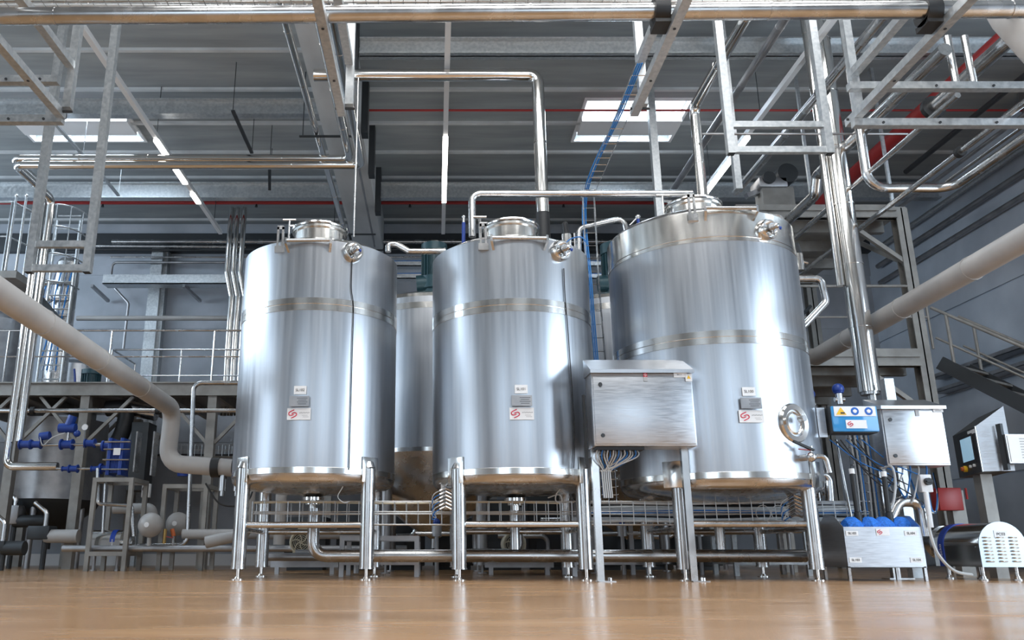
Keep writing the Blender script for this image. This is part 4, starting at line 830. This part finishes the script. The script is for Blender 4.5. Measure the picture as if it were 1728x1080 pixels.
covered_pump(182, 913, 12.2, .45, .3, 'chrome-covered pump with blue strap standing inside the left tube frame')
p = gy(254, 886, 12.0); t = T('expansion_vessel', 'round grey expansion vessel on a pipe stub low at left', 'vessel', p); B().sphere(p, .17, n=28).cyl(p - V((0, 0, .17)), p - V((0, 0, .3)), .03, 10).done('body', 'pvc', t); B().cyl(p - V((0, .172, 0)), p - V((0, .14, 0)), .035, 16).done('valve_cap', 'white', t)
p = gy(300, 884, 12.6); t = T('expansion_vessel', 'second grey expansion vessel partly hidden behind a frame post', 'vessel', p); B().sphere(p, .17, n=24).done('body', 'pvc', t); B().cyl(p - V((0, .172, 0)), p - V((0, .14, 0)), .035, 16).done('valve_cap', 'white', t)
p = gy(278, 905, 12.0); t = T('safety_valve', 'small brass safety valve with red handle on the low pipe at left', 'valve', p); B().cyl(p - V((0, 0, .1)), p + V((0, 0, .1)), .025, 10).done('body', 'brass', t); B().bar(p, p + V((.12, 0, -.02)), .02, .01).done('handle', 'red', t)
p = gy(293, 905, 12.1); t = T('drain_tap', 'small orange-handled drain tap on the low pipe at left', 'tap', p); B().cyl(p - V((0, 0, .12)), p, .02, 10).done('body', 'steel', t); B().cyl(p, p + V((-.03, 0, .1)), .03, 10).done('handle', 'orange', t)
p = gy(247, 828, 12.6); t = T('switch_box', 'small white switch box with black knob behind the heat exchanger frame', 'switch', p); B().span(p - V((.06, .04, .1)), p + V((.06, .04, .1)), .006).done('case', 'white', t); B().cyl(p - V((0, .07, -.02)), p - V((0, .04, -.02)), .04, 16).done('knob', 'black', t)
pl('pipe with double bend between the heat exchanger and the low pump', [(165, 790), (165, 850), (222, 853), (226, 905)], 12.1, .03, 'steel', .06)
pl('thin vertical steel line behind the left tube frame', [(178, 808), (173, 900)], 12.1, .02, 'steel')
pl('grey duct stub behind the expansion vessels', [(192, 858), (255, 858), (258, 872)], 13.0, .08, 'pvc', .08)
p = gy(200, 700, 13.6); t = T('duct_hose', 'black corrugated duct hose above the heat exchanger', 'hose', p)
B().sweep(smooth([p + V((-.2, 0, .1)), p + V((.1, 0, .1)), p + V((.1, 0, -.25)), p + V((.0, 0, -.5))]), .13, 16).done('hose_body', 'black', t); B().cyl(p + V((.1, .1, .15)), p + V((.6, .1, .05)), .14, 16).done('foil_sleeve', 'steel', t)
p = gy(255, 700, 13.5); B().span((p.x - .3, 13.5, 1.2), (p.x - .02, 13.9, 2.3), .01).done('switch_cabinet', 'dark', None, 'dark upright cabinet behind the heat exchanger', 'cabinet')
p = gy(311, 790, 12.4); B().lathe(p - V((0, 0, .12)), [(.09, 0), (.13, .22), (.14, .24)], 24).cyl(p - V((0, 0, .12)), p - V((0, 0, .11)), .09, 20).done('bucket', 'blue', None, 'blue bucket hanging behind the grey pipe bend', 'bucket')
for i, (px, py, w, h) in enumerate([(30, 880, .5, .5), (82, 905, .5, .3), (12, 925, .3, .2)]):
    Yu_ = (13.9, 13.1, 12.3)[i]; p = gy(px, py, Yu_); t = T('pump_unit', ('grey boxed pump unit low at the far left', 'horizontal steel pump below the dark cone at left', 'small dark pump at the bottom left corner')[i], 'pump', (p.x, Yu_, 0))
    B().span((p.x - w / 2, Yu_ - .2, p.z - .05), (p.x + w / 6, Yu_ + .1, p.z + h * .5), .02).done('housing', ('dull', 'dark', 'dark')[i], t); B().cyl((p.x, Yu_ - .1, p.z), (p.x + w, Yu_ - .1, p.z), .1, 18).done('motor', ('dark', 'pvc', 'dark')[i], t); B().cyl((p.x, Yu_ - .1, 0), (p.x, Yu_ - .1, p.z), .04, 10).done('foot', 'dark', t)
    B().sweep(fillet([(p.x, Yu_ - .15, p.z), (p.x, Yu_ - .15, p.z + .35), (p.x - .2, Yu_ - .15, p.z + .5)], .1), .035, 10).done('pipe_stub', 'steel', t)
for i, (px, lab) in enumerate(((372, 'wall cable tray low behind the left steel post'), )):
    a = gy(260, 752, 14.0); basket(a.x, -1.9, 14.0, gy(260, 770, 14).z, .2, 'wire basket tray crossing below the mezzanine behind the steel post')
    for k in range(3): cable('dark cable in the basket below the mezzanine', [(a.x + j * .5, 14.05 + .05 * k, gy(260, 770, 14).z + .02 + .01 * ((j + k) % 2)) for j in range(6)], .02, 'black', 'cables in the basket below the mezzanine')
# ------------------------------------------------------------------ right side: duct, platform, stairs
Yd = 9.1; a = gy(1459, 600, Yd); zb_ = gy(1470, 662, Yd).z
dct = pipe('tall thick polished duct dropping from the ceiling right of the right tank', [(a.x, Yd, zb_), (a.x, Yd, ZC)], .12, 'chrome', joints=.85, n=28, name='duct', cat='duct')
B().cyl((a.x, Yd, zb_ - .0), (a.x, Yd, zb_ - .03), .1, 20).cyl((a.x + .02, Yd, zb_ - .16), (a.x + .02, Yd, zb_ - .03), .05, 16).sphere((a.x + .02, Yd, zb_ - .16), .07).done('duct_outlet', 'steel', dct)
pipe('slim polished pipe strapped to the left of the tall duct', [(a.x - .17, Yd - .02, 3.2), (a.x - .17, Yd - .02, ZC)], .045, 'chrome', joints=.7)
a2 = gy(1490, 655, 8.8); B().span((a2.x - .0, 8.75, .0), (a2.x + .1, 8.85, gy(1490, 640, 8.8).z)).done('support_post', 'galv', None, 'square steel post standing behind the white-fronted cabinet at right', 'post')
YR = 11.0
rp = T('steel_platform', 'two-level brown-grey steel access platform behind the right tank', 'platform', (5, YR, 0))
xc1 = 6.66
for zt_, zl_, x0 in ((gy(1450, 345, YR).z, gy(1450, 368, YR).z, 4.3), (gy(1450, 588, YR).z, gy(1450, 618, YR).z, 3.9)):
    B().span((x0, YR, zl_), (xc1 - .085, YR + .06, zt_)).span((x0, YR - .04, zl_), (xc1 - .085, YR + .1, zl_ + .02)).span((x0, YR - .04, (zl_ + zt_) / 2), (xc1 - .085, YR + .02, (zl_ + zt_) / 2 + .02)).done('edge_beam', 'painted', rp)
    B().span((x0, YR + .06, zt_ - .06), (xc1 + .1, 14.2, zt_ - .01)).done('deck', 'painted', rp)
    for k in range(4): B().span((x0, YR + .5 + k * .8, zl_ - .02), (xc1, YR + .6 + k * .8, zt_ - .06)).done('joist', 'painted', rp)
    B().bar((xc1 - .05, YR + .04, zl_ - .65), (xc1 - .85, YR + .04, zl_), .06, .06).done('brace', 'painted', rp)
    B().bar((xc1, YR + .1, zl_ - .65), (xc1 - .1, YR + 1.0, zl_), .06, .06).done('brace', 'painted', rp)
for x, y in ((xc1, YR), (xc1, 14), (4.2, 14), (4.6, YR + .2)):
    B().span((x - .085, y - .0, 0), (x + .085, y + .02, 5.0)).span((x - .085, y + .14, 0), (x + .085, y + .16, 5.0)).span((x - .01, y, 0), (x + .01, y + .15, 5.0)).done('column', 'painted', rp)
B().bar((xc1 - .1, 13.9, 2.9), (xc1 - 1.6, 13.9, 4.4), .05, .05).bar((xc1 - 1.6, 13.9, 2.9), (xc1 - .1, 13.9, 4.4), .05, .05).done('cross_brace', 'dark', rp)
zdeck = gy(1450, 588, YR).z
railing([(4.1, YR + .02, zdeck), (6.8, YR + .02, zdeck)], gy(1500, 482, YR).z - zdeck, 'brown-grey guard rail on the lower deck of the steel platform', .9, .02, 'painted')
# stair
S0 = V((6.85, 11.0, zdeck - .2)); S1 = V((8.8, 8.2, .0)); S1.z = 0
stt = T('staircase', 'dark steel staircase descending from the platform toward the right edge', 'stairs', S0)
dr_ = V((S1.x - S0.x, S1.y - S0.y, 0)).normalized(); sd = V((-dr_.y, dr_.x, 0)) * .4
for s_ in (0, 2): B().bar(S0 + sd * s_, S1 + sd * s_, .05, .18).done('stringer', 'dark', stt)
for k in range(13): p = S0 + (S1 - S0) * ((k + .5) / 13) + sd; B().box(p, (.78, .26, .03), Matrix.Rotation(math.atan2(dr_.y, dr_.x) + PI / 2, 3, 'Z')).done('tread', 'painted', stt)
for s_ in (0, 2):
    hr = B().sweep([S0 + sd * s_ + V((0, 0, .78)), S1 + sd * s_ + V((0, 0, .9))], .022, 10).done('handrail', 'painted', stt)
    B().sweep([S0 + sd * s_ + V((0, 0, .35)), S1 + sd * s_ + V((0, 0, .5))], .016, 8).done('middle_rail', 'painted', stt)
    for k in (.05, .35, .65, .95): p = S0 + (S1 - S0) * k + sd * s_; B().cyl(p, p + V((0, 0, .78 + .12 * k)), .022, 8).done('baluster', 'painted', stt)
# wall tray on right wall
for k, (py0, lab) in enumerate([(592, 'upper cable tray with green and dark cables along the right wall'), (622, 'lower cable tray full of dark cables along the right wall')]):
    p = gx(1728, py0, X1 - .12); z = p.z
    B().span((X1 - .3, 8, z), (X1 - .04, 15, z + .01)).span((X1 - .3, 8, z), (X1 - .295, 15, z + .07)).done('wall_cable_tray', 'dull', None, lab, 'cable tray')
    for j in range(4): cable('cable lying in the %s tray on the right wall' % ('upper', 'lower')[k], [(X1 - .26 + .06 * j, 8 + i, z + .03 + .01 * (i % 2)) for i in range(8)], .022, 'black', 'cables on the %s right wall tray' % ('upper', 'lower')[k])
for i, py in enumerate((250, 290, 330)):  # round strips stand in for broad shadow bands on the wall
    p = gx(1728, py, X1 - .1); pipe('strip put in for a shadow band, upper right wall, %s of three' % ('top', 'middle', 'bottom')[i], [(X1 - .1, 8.5, p.z), (X1 - .1, 16.5, p.z)], .05, ('galv', 'dull', 'dull')[i])
# big round grey duct end at the upper right corner
a = gy(1722, 60, 6.0); B().sweep([a + V((-.15, .1, .9)), a + V((-.02, 0, .2)), a + V((.13, -.1, -.25)), a + V((.35, -.2, -.6))], [.16, .17, .17, .17], 28).done('insulated_duct', 'pvc', None, 'large pale grey insulated duct crossing the top right corner', 'duct')
# pipes right of the right tank
pl('stainless pipe looping off the right tank at mid height', [(1335, 470), (1385, 470), (1394, 510), (1345, 562)], 8.9, .04, 'steel', .08)
pl('stainless standpipe right of the right tank', [(1357, 560), (1362, 700)], 8.95, .035, 'steel', .06)
pl('thick stainless elbow pipe low right of the right tank', [(1375, 802), (1398, 802), (1402, 862)], 8.4, .045, 'steel', .12)
pl('slim stainless upright right of the sample tap', [(1378, 750), (1388, 800)], 8.4, .024, 'steel')
p = gy(1348, 440, 8.9); t = T('diaphragm_valve', 'chrome valve with dark cap right of the right tank shoulder', 'valve', p); B().cyl(p - V((0, 0, .12)), p + V((0, 0, .08)), .05, 16).done('body', 'chrome', t); B().cyl(p + V((0, 0, .08)), p + V((-.02, 0, .2)), .045, 16).done('cap', 'black', t); B().cyl(p, p + V((.1, 0, -.03)), .015, 8).done('port', 'steel', t)
for i, (px, py) in enumerate([(1366, 672), (1371, 728), (1380, 820), (1415, 663)]):
    p = gy(px, py, 8.5); t = T('process_valve', ('blue-capped valve stack upper right of the right tank manway', 'steel and blue valve behind the coiled cable', 'small blue valve beside the right tank rear leg', 'blue dome valve behind the warning sign box')[i], 'valve', p)
    B().cyl(p - V((0, 0, .12)), p, .035, 14).cyl(p - V((.05, 0, .07)), p + V((.05, 0, -.07)), .025, 12).done('body', 'steel', t); (B().sphere(p + V((0, 0, .04)), .06).cyl(p, p + V((0, 0, .04)), .05, 14)).done('cap', 'blue', t)
p = gy(1378, 729, 8.1); B().sweep([p + V((.06 * math.cos(i * PI / 10), 0, .055 * math.sin(i * PI / 10))) for i in range(20)], .011, 7, closed=True).sweep([p + V((.052 * math.cos(i * PI / 10), .02, .05 * math.sin(i * PI / 10))) for i in range(20)], .007, 6, closed=True).sweep(smooth([p + V((-.05, 0, .04)), p + V((-.12, 0, .12)), p + V((-.2, .1, .2))]), .006, 6).done('coiled_cable', 'whitecable', None, 'coil of grey cable between the right tank manway and the sign box', 'cable coil')
# upright wire trays and cables behind the sign box
for i, (pxa, pxb) in enumerate(((1428, 1442), (1447, 1458))):
    A_, D_ = gy(pxa, 735, 8.5), gy(pxa + 22, 880, 8.5); w_ = .11; b_ = B()
    for dx in (0, w_ / 2, w_): b_.cyl((A_.x + dx, 8.5, .45), (A_.x + dx, 8.5, 1.4), .004, 5)
    for k in range(11): b_.sweep([(A_.x, 8.44, .47 + k * .09), (A_.x, 8.5, .47 + k * .09), (A_.x + w_, 8.5, .47 + k * .09), (A_.x + w_, 8.44, .47 + k * .09)], .004, 4)
    b_.done('vertical_wire_tray', 'steel', None, ('left', 'right')[i] + ' upright wire tray with cables below the sign box', 'cable tray')
    for k in range(4): cable('cable in the %s upright tray below the sign box' % ('left', 'right')[i], [(A_.x + .02 + k * .025, 8.47, 1.4), (A_.x + .03 + k * .02, 8.46, 1.0), (A_.x + .02 + k * .025, 8.47, .5)], .007, ('whitecable', 'black', 'whitecable', 'bluecable')[k], 'cables in the %s upright tray' % ('left', 'right')[i])
for k in range(7):
    a = gy(1400 + k * 9, 742, 8.2); b2 = gy(1500 + k * 8, 800 + (k % 3) * 18, 8.2)
    cable('slack cable sagging between the sign box and the white-fronted cabinet', [a, (a + b2) / 2 + V((0, 0, -.05 - .02 * (k % 3))), b2], .006, ('bluecable', 'black', 'black')[k % 3], 'slack cables behind the white-fronted cabinet')
# sign box
a = gy(1408, 730, 7.9); b2 = gy(1479, 685, 7.9)
sb = T('sensor_box', 'small box with tinted blue lid and safety stickers, left of the white-fronted cabinet', 'junction box', (a.x, 7.9, a.z))
B().span((a.x - .0, 7.93, a.z), (b2.x, 8.1, b2.z), .01).done('body', 'dark', sb); B().span((a.x, 7.9, a.z + .01), (b2.x, 7.93, b2.z), .01).done('lid', 'lidglass', sb, 'glossy blue tinted lid')
B().span((a.x - .1, 8.0, a.z - .03), (a.x - .02, 8.04, b2.z + .0)).done('mounting_plate', 'sheet', sb)
st_ = B().span((a.x + .02, 7.894, b2.z - .1), (b2.x - .02, 7.899, b2.z - .005)).done('sticker_strip', 'white', sb)
zc = b2.z - .052; xw = (b2.x - a.x - .04) / 3
B().prism([(a.x + .02 + xw * .12, 7.892, zc - .035), (a.x + .02 + xw * .88, 7.892, zc - .035), (a.x + .02 + xw * .5, 7.892, zc + .038)], (0, -.001, 0)).done('warning_triangle', 'yellow', st_)
B().span((a.x + .02 + xw * .45, 7.889, zc - .025), (a.x + .02 + xw * .75, 7.8905, zc - .01)).done('hand_symbol', 'ink', st_)
for k in (1, 2):
    cxs = a.x + .02 + xw * (k + .5); B().cyl((cxs, 7.893, zc), (cxs, 7.891, zc), .038, 24).done('mandatory_sign', 'signblue', st_)
    B().sphere((cxs, 7.89, zc), .018, (1, .05, 1), 12).span((cxs - .02, 7.888, zc - .003), (cxs + .02, 7.89, zc + .008)).done('symbol', 'white', st_)
lp = B().span((a.x + .12, 7.894, a.z + .04), (b2.x - .12, 7.899, a.z + .12)).done('logo_plate', 'white', sb); logo((a.x + .16, 7.892, a.z + .08), .05, V((1, 0, 0)), V((0, 0, 1)), lp)
YC = 8.12
# white-fronted cabinet
a = gy(1500, 785, YC); b2 = gy(1607, 785, YC); zt_ = gy(1550, 686, YC).z
c2 = cabinet(a.x, b2.x, YC, YC + .3, a.z, zt_, zt_ + .12, 'bright-fronted stainless control cabinet on a post at right, above the brush trough')
p = gy(1548, 697, YC - .005); B().span((p.x - .018, YC - .006, p.z - .03), (p.x + .018, YC - .001, p.z + .03)).done('badge', 'greyink', c2)
p = gy(1583, 693, YC - .005); lb = B().span((p.x - .05, YC - .006, p.z - .015), (p.x + .05, YC - .001, p.z + .015)).done('label_plate', 'white', c2); B().span((p.x - .03, YC - .007, p.z - .004), (p.x + .03, YC - .006, p.z + .004)).done('small_print', 'greyink', lb)
B().span((a.x + .02, YC + .24, .012), (a.x + .09, YC + .3, a.z)).span((a.x - .04, YC + .2, 0), (a.x + .2, YC + .36, .012)).done('leg', 'steel', c2)
for k in range(5):
    x = a.x + .1 + k * .08; cable('cable looping from the glands under the white-fronted cabinet', [(x, YC + .1, a.z), (x - .01, YC + .1, a.z - .08), (x - .08 - .03 * (k % 2), YC + .12, a.z - .2 - .05 * k), (x - .12, YC + .2, a.z - .1)], .008, ('bluecable', 'whitecable')[k % 2], 'cables under the white-fronted cabinet')
p = gy(1560, 815, YC + .1); t = T('rotary_switch', 'white isolator switch with black knob and dangling leads, under the white-fronted cabinet', 'switch', p); B().span(p - V((.05, .03, .09)), p + V((.06, .04, .08)), .008).done('case', 'white', t); B().cyl(p - V((-.01, .07, -.01)), p - V((-.01, .03, -.01)), .035, 18).box(p - V((-.01, .078, -.01)), (.06, .016, .016)).done('knob', 'black', t)
for k in range(2): B().sweep(smooth([p + V((.02 * k, 0, -.09)), p + V((-.02 + .05 * k, 0, -.25)), p + V((.07, 0, -.27)), p + V((.11, 0, -.1)), p + V((.1, 0, .1))]), .009, 6).done('lead', ('whitecable', 'bluecable')[k], t)
cable('grey hose looping from the white-fronted cabinet toward the brush handles', [gy(1490, 790, YC + .1), gy(1505, 788, YC), gy(1511, 815, YC), gy(1507, 850, YC - .02), gy(1498, 862, YC - .03)], .012, 'whitecable')
cable('grey hose curving down to the floor beside the blue-strapped pump', [gy(1566, 870, 7.7), gy(1570, 900, 7.7), gy(1583, 935, 7.7), gy(1610, 963, 7.75), gy(1640, 970, 7.9)], .014, 'whitecable')
pipe('stainless pipe bend behind the brush trough leading to the blue-strapped pump', [gy(1500, 880, 8.3), gy(1516, 846, 8.3), gy(1552, 846, 8.3), gy(1562, 905, 8.3)], .055, 'steel', .1)
pipe('white-sleeved slim pipe rising above the blue-strapped pump', [gy(1562, 830, 8.2), gy(1571, 890, 8.2)], .025, 'white')
# brush trough
x0, x1, y0, y1 = gy(1422, 888, 7.75).x, gy(1553, 888, 7.75).x, 7.75, 8.25; z0, z1 = gy(1490, 958, 7.75).z, gy(1490, 889, 7.75).z
tr = T('brush_trough', 'stainless floor trough on thin legs holding two blue brushes, marked SL103 and SL104', 'trough', ((x0 + x1) / 2, 8, 0))
B().span((x0, y0, z0), (x1, y0 + .004, z1)).span((x0 + .06, y0 - .004, z0 + .01), (x0 + (x1 - x0) * .45, y0, z0 + .018)).span((x0 + (x1 - x0) * .55, y0 - .004, z0 + .01), (x1 - .06, y0, z0 + .018)).done('front_panel', 'sheet', tr)
for x in (x0, x1): B().prism([(x, y0, z0), (x, y0, z1), (x, y0 + .15, z1 + .1), (x, y1 - .15, z1 + .12), (x, y1, z1), (x, y1, z0)], (.004, 0, 0)).done('side_panel', 'sheet', tr)
B().span((x0, y1 - .004, z0), (x1, y1, z1)).span((x0, y0, z0), (x1, y1, z0 + .004)).done('back_and_base', 'sheet', tr)
for x in (x0 + .012, x1 - .012):
    for y in (y0 + .012, y1 - .012): B().span((x - .012, y - .012, 0), (x + .012, y + .012, z0 + .01)).done('leg', 'steel', tr)
for px, py, s_ in ((1438, 900, 'SL103'), (1537, 900, 'SL104'), (1444, 945, 'SL103'), (1547, 945, 'SL104')):
    p = gy(px, py, y0 - .005); pt = B().span((p.x - .055, y0 - .005, p.z - .022), (p.x + .055, y0 - .001, p.z + .022)).done('label_plate', 'white', tr); text(s_, .03, (p.x, y0 - .007, p.z), FRONT, 'ink', pt)
p = gy(1490, 898, y0 - .005); lp = B().span((p.x - .06, y0 - .005, p.z - .03), (p.x + .06, y0 - .001, p.z + .03)).done('logo_plate', 'white', tr); logo((p.x - .03, y0 - .007, p.z), .042, V((1, 0, 0)), V((0, 0, 1)), lp)
for px, top, tpx, lab in ((1452, 800, 1438, 'left blue brush with long black handle standing in the trough'), (1505, 805, 1492, 'right blue brush with black and white handle standing in the trough')):
    p = gy(px, 888, 8.0); t = T('cleaning_brush', lab, 'brush', (p.x, 8.0, z0 + .01)); xx = p.x
    bb = B(); bb.lathe((xx - .16, 8.0, z1 - .02), [(.02, 0), (.09, .01), (.118, .05), (.12, .1), (.09, .145), (.075, .16), (.09, .175), (.12, .22), (.118, .27), (.09, .31), (.02, .32)], 32, (1, 0, 0)); bb.done('bristle_roll', 'brush', t)
    q = gy(tpx, top, 8.05); B().cyl((xx - .01, 8.0, z0 + .02), (xx - .01, 8.0, z1 + .03), .02, 12).cyl((xx - .01, 8, z1 + .02), (xx - .012, 8.0, z1 + .14), .042, 14, .03).cyl((xx - .012, 8, z1 + .14), q, .024, 12).done('handle', 'black', t)
    e = q + (q - V((xx - .012, 8, z1 + .14))).normalized() * .05; B().cyl(q, e, .026, 12).done('handle_band', 'white', t)
pipe('thin steel rod leaning behind the brush trough', [gy(1411, 742, 8.35), gy(1438, 880, 8.2)], .012, 'steel')
# blue-strapped motor cover PC03
x0, y0 = gy(1659, 957, 7.85).x, 7.85; z0 = gy(1690, 957, 7.85).z; z1 = gy(1685, 881, 7.85).z; wd = .43; dp = .72
mc = T('motor_cover', 'rounded stainless motor cover marked PC03 with louvred end and blue strap at the lower right', 'pump', (x0 + wd / 2, y0 + dp / 2, 0))
arc = lambda Y, o=0: [(x0 - o, Y, z0)] + [(x0 + wd / 2 - (wd / 2 + o) * math.cos(q), Y, z1 - wd / 2 + (wd / 2 + o) * math.sin(q)) for q in [i * PI / 18 for i in range(19)]] + [(x0 + wd + o, Y, z0)]
B().prism(arc(y0 + .01), (0, dp, 0)).done('shell', 'chrome', mc); B().prism(arc(y0, .004), (0, .01, 0)).done('end_plate', 'plate', mc)
lv = B()
for cxx in range(3):
    for k in range(8): lv.box((x0 + .075 + cxx * .12, y0 - .006, z0 + .05 + k * .03), (.07, .014, .012), Matrix.Rotation(.5, 3, 'X'), .003)
lv.done('louvres', 'chrome', mc); 
pt = B().span((x0 + .15, y0 - .004, z1 - .14), (x0 + .27, y0 - .001, z1 - .075)).done('label_plate', 'white', mc); text('PC03', .036, (x0 + .21, y0 - .006, z1 - .108), FRONT, 'ink', pt)
sA = [(x, Y, z) for x, Y, z in arc(y0 + dp - .16, .006)]
sp_ = B(); sp_.prism(sA, (0, .09, 0)); sp_ = sp_.done('strap', 'tape', mc, 'blue strap with white lettering')
text('packo', .06, (x0 - .008, y0 + dp - .115, z1 - .26), Matrix(((0, 0, -1), (0, -1, 0), (-1, 0, 0))).transposed() @ Matrix.Rotation(0, 3, 'Z') if False else Matrix.Rotation(-PI / 2, 3, 'X') @ Matrix.Rotation(PI / 2, 3, 'Y') @ Matrix.Identity(3) if False else (Matrix.Rotation(-PI / 2, 3, 'Z') @ Matrix.Rotation(PI / 2, 3, 'X') @ Matrix.Rotation(PI / 2, 3, 'Z')), 'white', sp_)
for x, y in ((x0 + .04, y0 + .08), (x0 + .35, y0 + .08), (x0 + .04, y0 + .6), (x0 + .35, y0 + .6)): B().cyl((x, y, .012), (x, y, z0 + .01), .018, 12).cyl((x, y, 0), (x, y, .014), .042, 18).cyl((x, y, .014), (x, y, .04), .03, 14, .022).done('foot', 'steel', mc)
B().cyl((x0 + wd / 2, y0 + dp + .01, z0 + .22), (x0 + wd / 2, y0 + dp + .2, z0 + .22), .14, 24).cyl((x0 + wd / 2, y0 + dp + .15, z0 + .22), (x0 + wd / 2, y0 + dp + .25, z0 + .22), .17, 24).done('pump_head', 'steel', mc)
# operator console
Cn = V((5.42, 8.3, 0)); u = V((.28, .96, 0)); v_ = V((.96, -.28, 0)); zb0, zf, zk = 1.02, 1.47, 1.66
oc = T('operator_console', 'grey touch-screen operator console with sloped hood, right of the white-fronted cabinet', 'console', Cn + V((0, 0, zb0)))
pf = lambda o: [Cn + o + V((0, 0, zb0)), Cn + o + V((0, 0, zf)), Cn + o + v_ * .27 + V((0, 0, zk)), Cn + o + v_ * .27 + V((0, 0, zb0))]
B().prism(pf(u * .01), u * .78).done('housing', 'dark', oc); B().prism(pf(V((0, 0, 0))), u * .01).done('side_panel', 'sheet', oc, 'bright steel side panel')
R5 = Matrix((-u, V((0, 0, 1)), -v_)).transposed()
def onf(s_, z, o_=.0): return Cn + u * s_ + V((0, 0, z)) - v_ * o_
B().box(onf(.02, (zb0 + zf) / 2, .004), (.025, zf - zb0, .01), R5).done('edge_strip', 'chrome', oc)
B().box(onf(.36, 1.27, .003), (.42, .3, .012), R5).done('screen_bezel', 'black', oc); B().box(onf(.36, 1.275, .0105), (.35, .235, .003), R5).done('screen', 'screen', oc, 'lit pale blue screen')
B().box(onf(.17, 1.43, .002), (.22, .04, .004), R5).done('label_plate', 'white', oc)
o = B().cyl(onf(.5, 1.09, 0), onf(.5, 1.09, .03), .032, 18).done('emergency_button_base', 'yellow', oc); B().cyl(onf(.5, 1.09, .03), onf(.5, 1.09, .055), .022, 18).done('emergency_button', 'orange', o)
for s_ in (.34, .22): B().cyl(onf(s_, 1.1, 0), onf(s_, 1.1, .02), .015, 12).done('push_button', 'white', oc)
B().span(Cn + u * .4 + v_ * .1 + V((-.06, -.06, 0)), Cn + u * .4 + v_ * .1 + V((.06, .06, zb0))).done('stand', 'painted', oc)
p = gy(1708, 757, 8.1); B().span((p.x - .055, 8.13, p.z - .2), (p.x - .03, 8.2, p.z + .25)).done('side_bracket', 'dark', oc)
fr = T('document_holder', 'framed white printed sheet beside the operator console at the right edge', 'notice', p); B().span((p.x - .045, 8.1, p.z - .14), (p.x + .45, 8.12, p.z + .14)).done('frame', 'dull', fr); B().span((p.x - .03, 8.094, p.z - .125), (p.x + .43, 8.099, p.z + .125)).done('sheet', 'white', fr)
ln = B()
for k in range(8): ln.span((p.x + .08, 8.0925, p.z + .09 - k * .026), (p.x + .13 + .03 * (k % 3), 8.0935, p.z + .1 - k * .026))
ln.done('printed_lines', 'greyink', fr)
p = gy(1606, 842, 9.2); B().span((p.x - .14, 9.2, p.z - .12), (p.x + .12, 9.35, p.z + .12), .008).cyl((p.x + .2, 9.25, p.z), (p.x + .2, 9.25, p.z + .12), .012, 8).done('red_equipment_box', 'red', None, 'dark red box mounted below the operator console', 'box')
B().span((p.x + .05, 9.3, 0), (p.x + .2, 9.42, p.z + .1)).done('support_post', 'painted', None, 'dark grey post under the red box', 'post')
# view
sc.view_settings.view_transform = 'Standard'; sc.view_settings.look = 'None'; sc.view_settings.exposure = 0.0; sc.view_settings.gamma = 1
sc.view_settings.use_curve_mapping = False
sc.cycles.use_denoising = True
sc.cycles.max_bounces = 8; sc.cycles.diffuse_bounces = 4; sc.cycles.glossy_bounces = 6
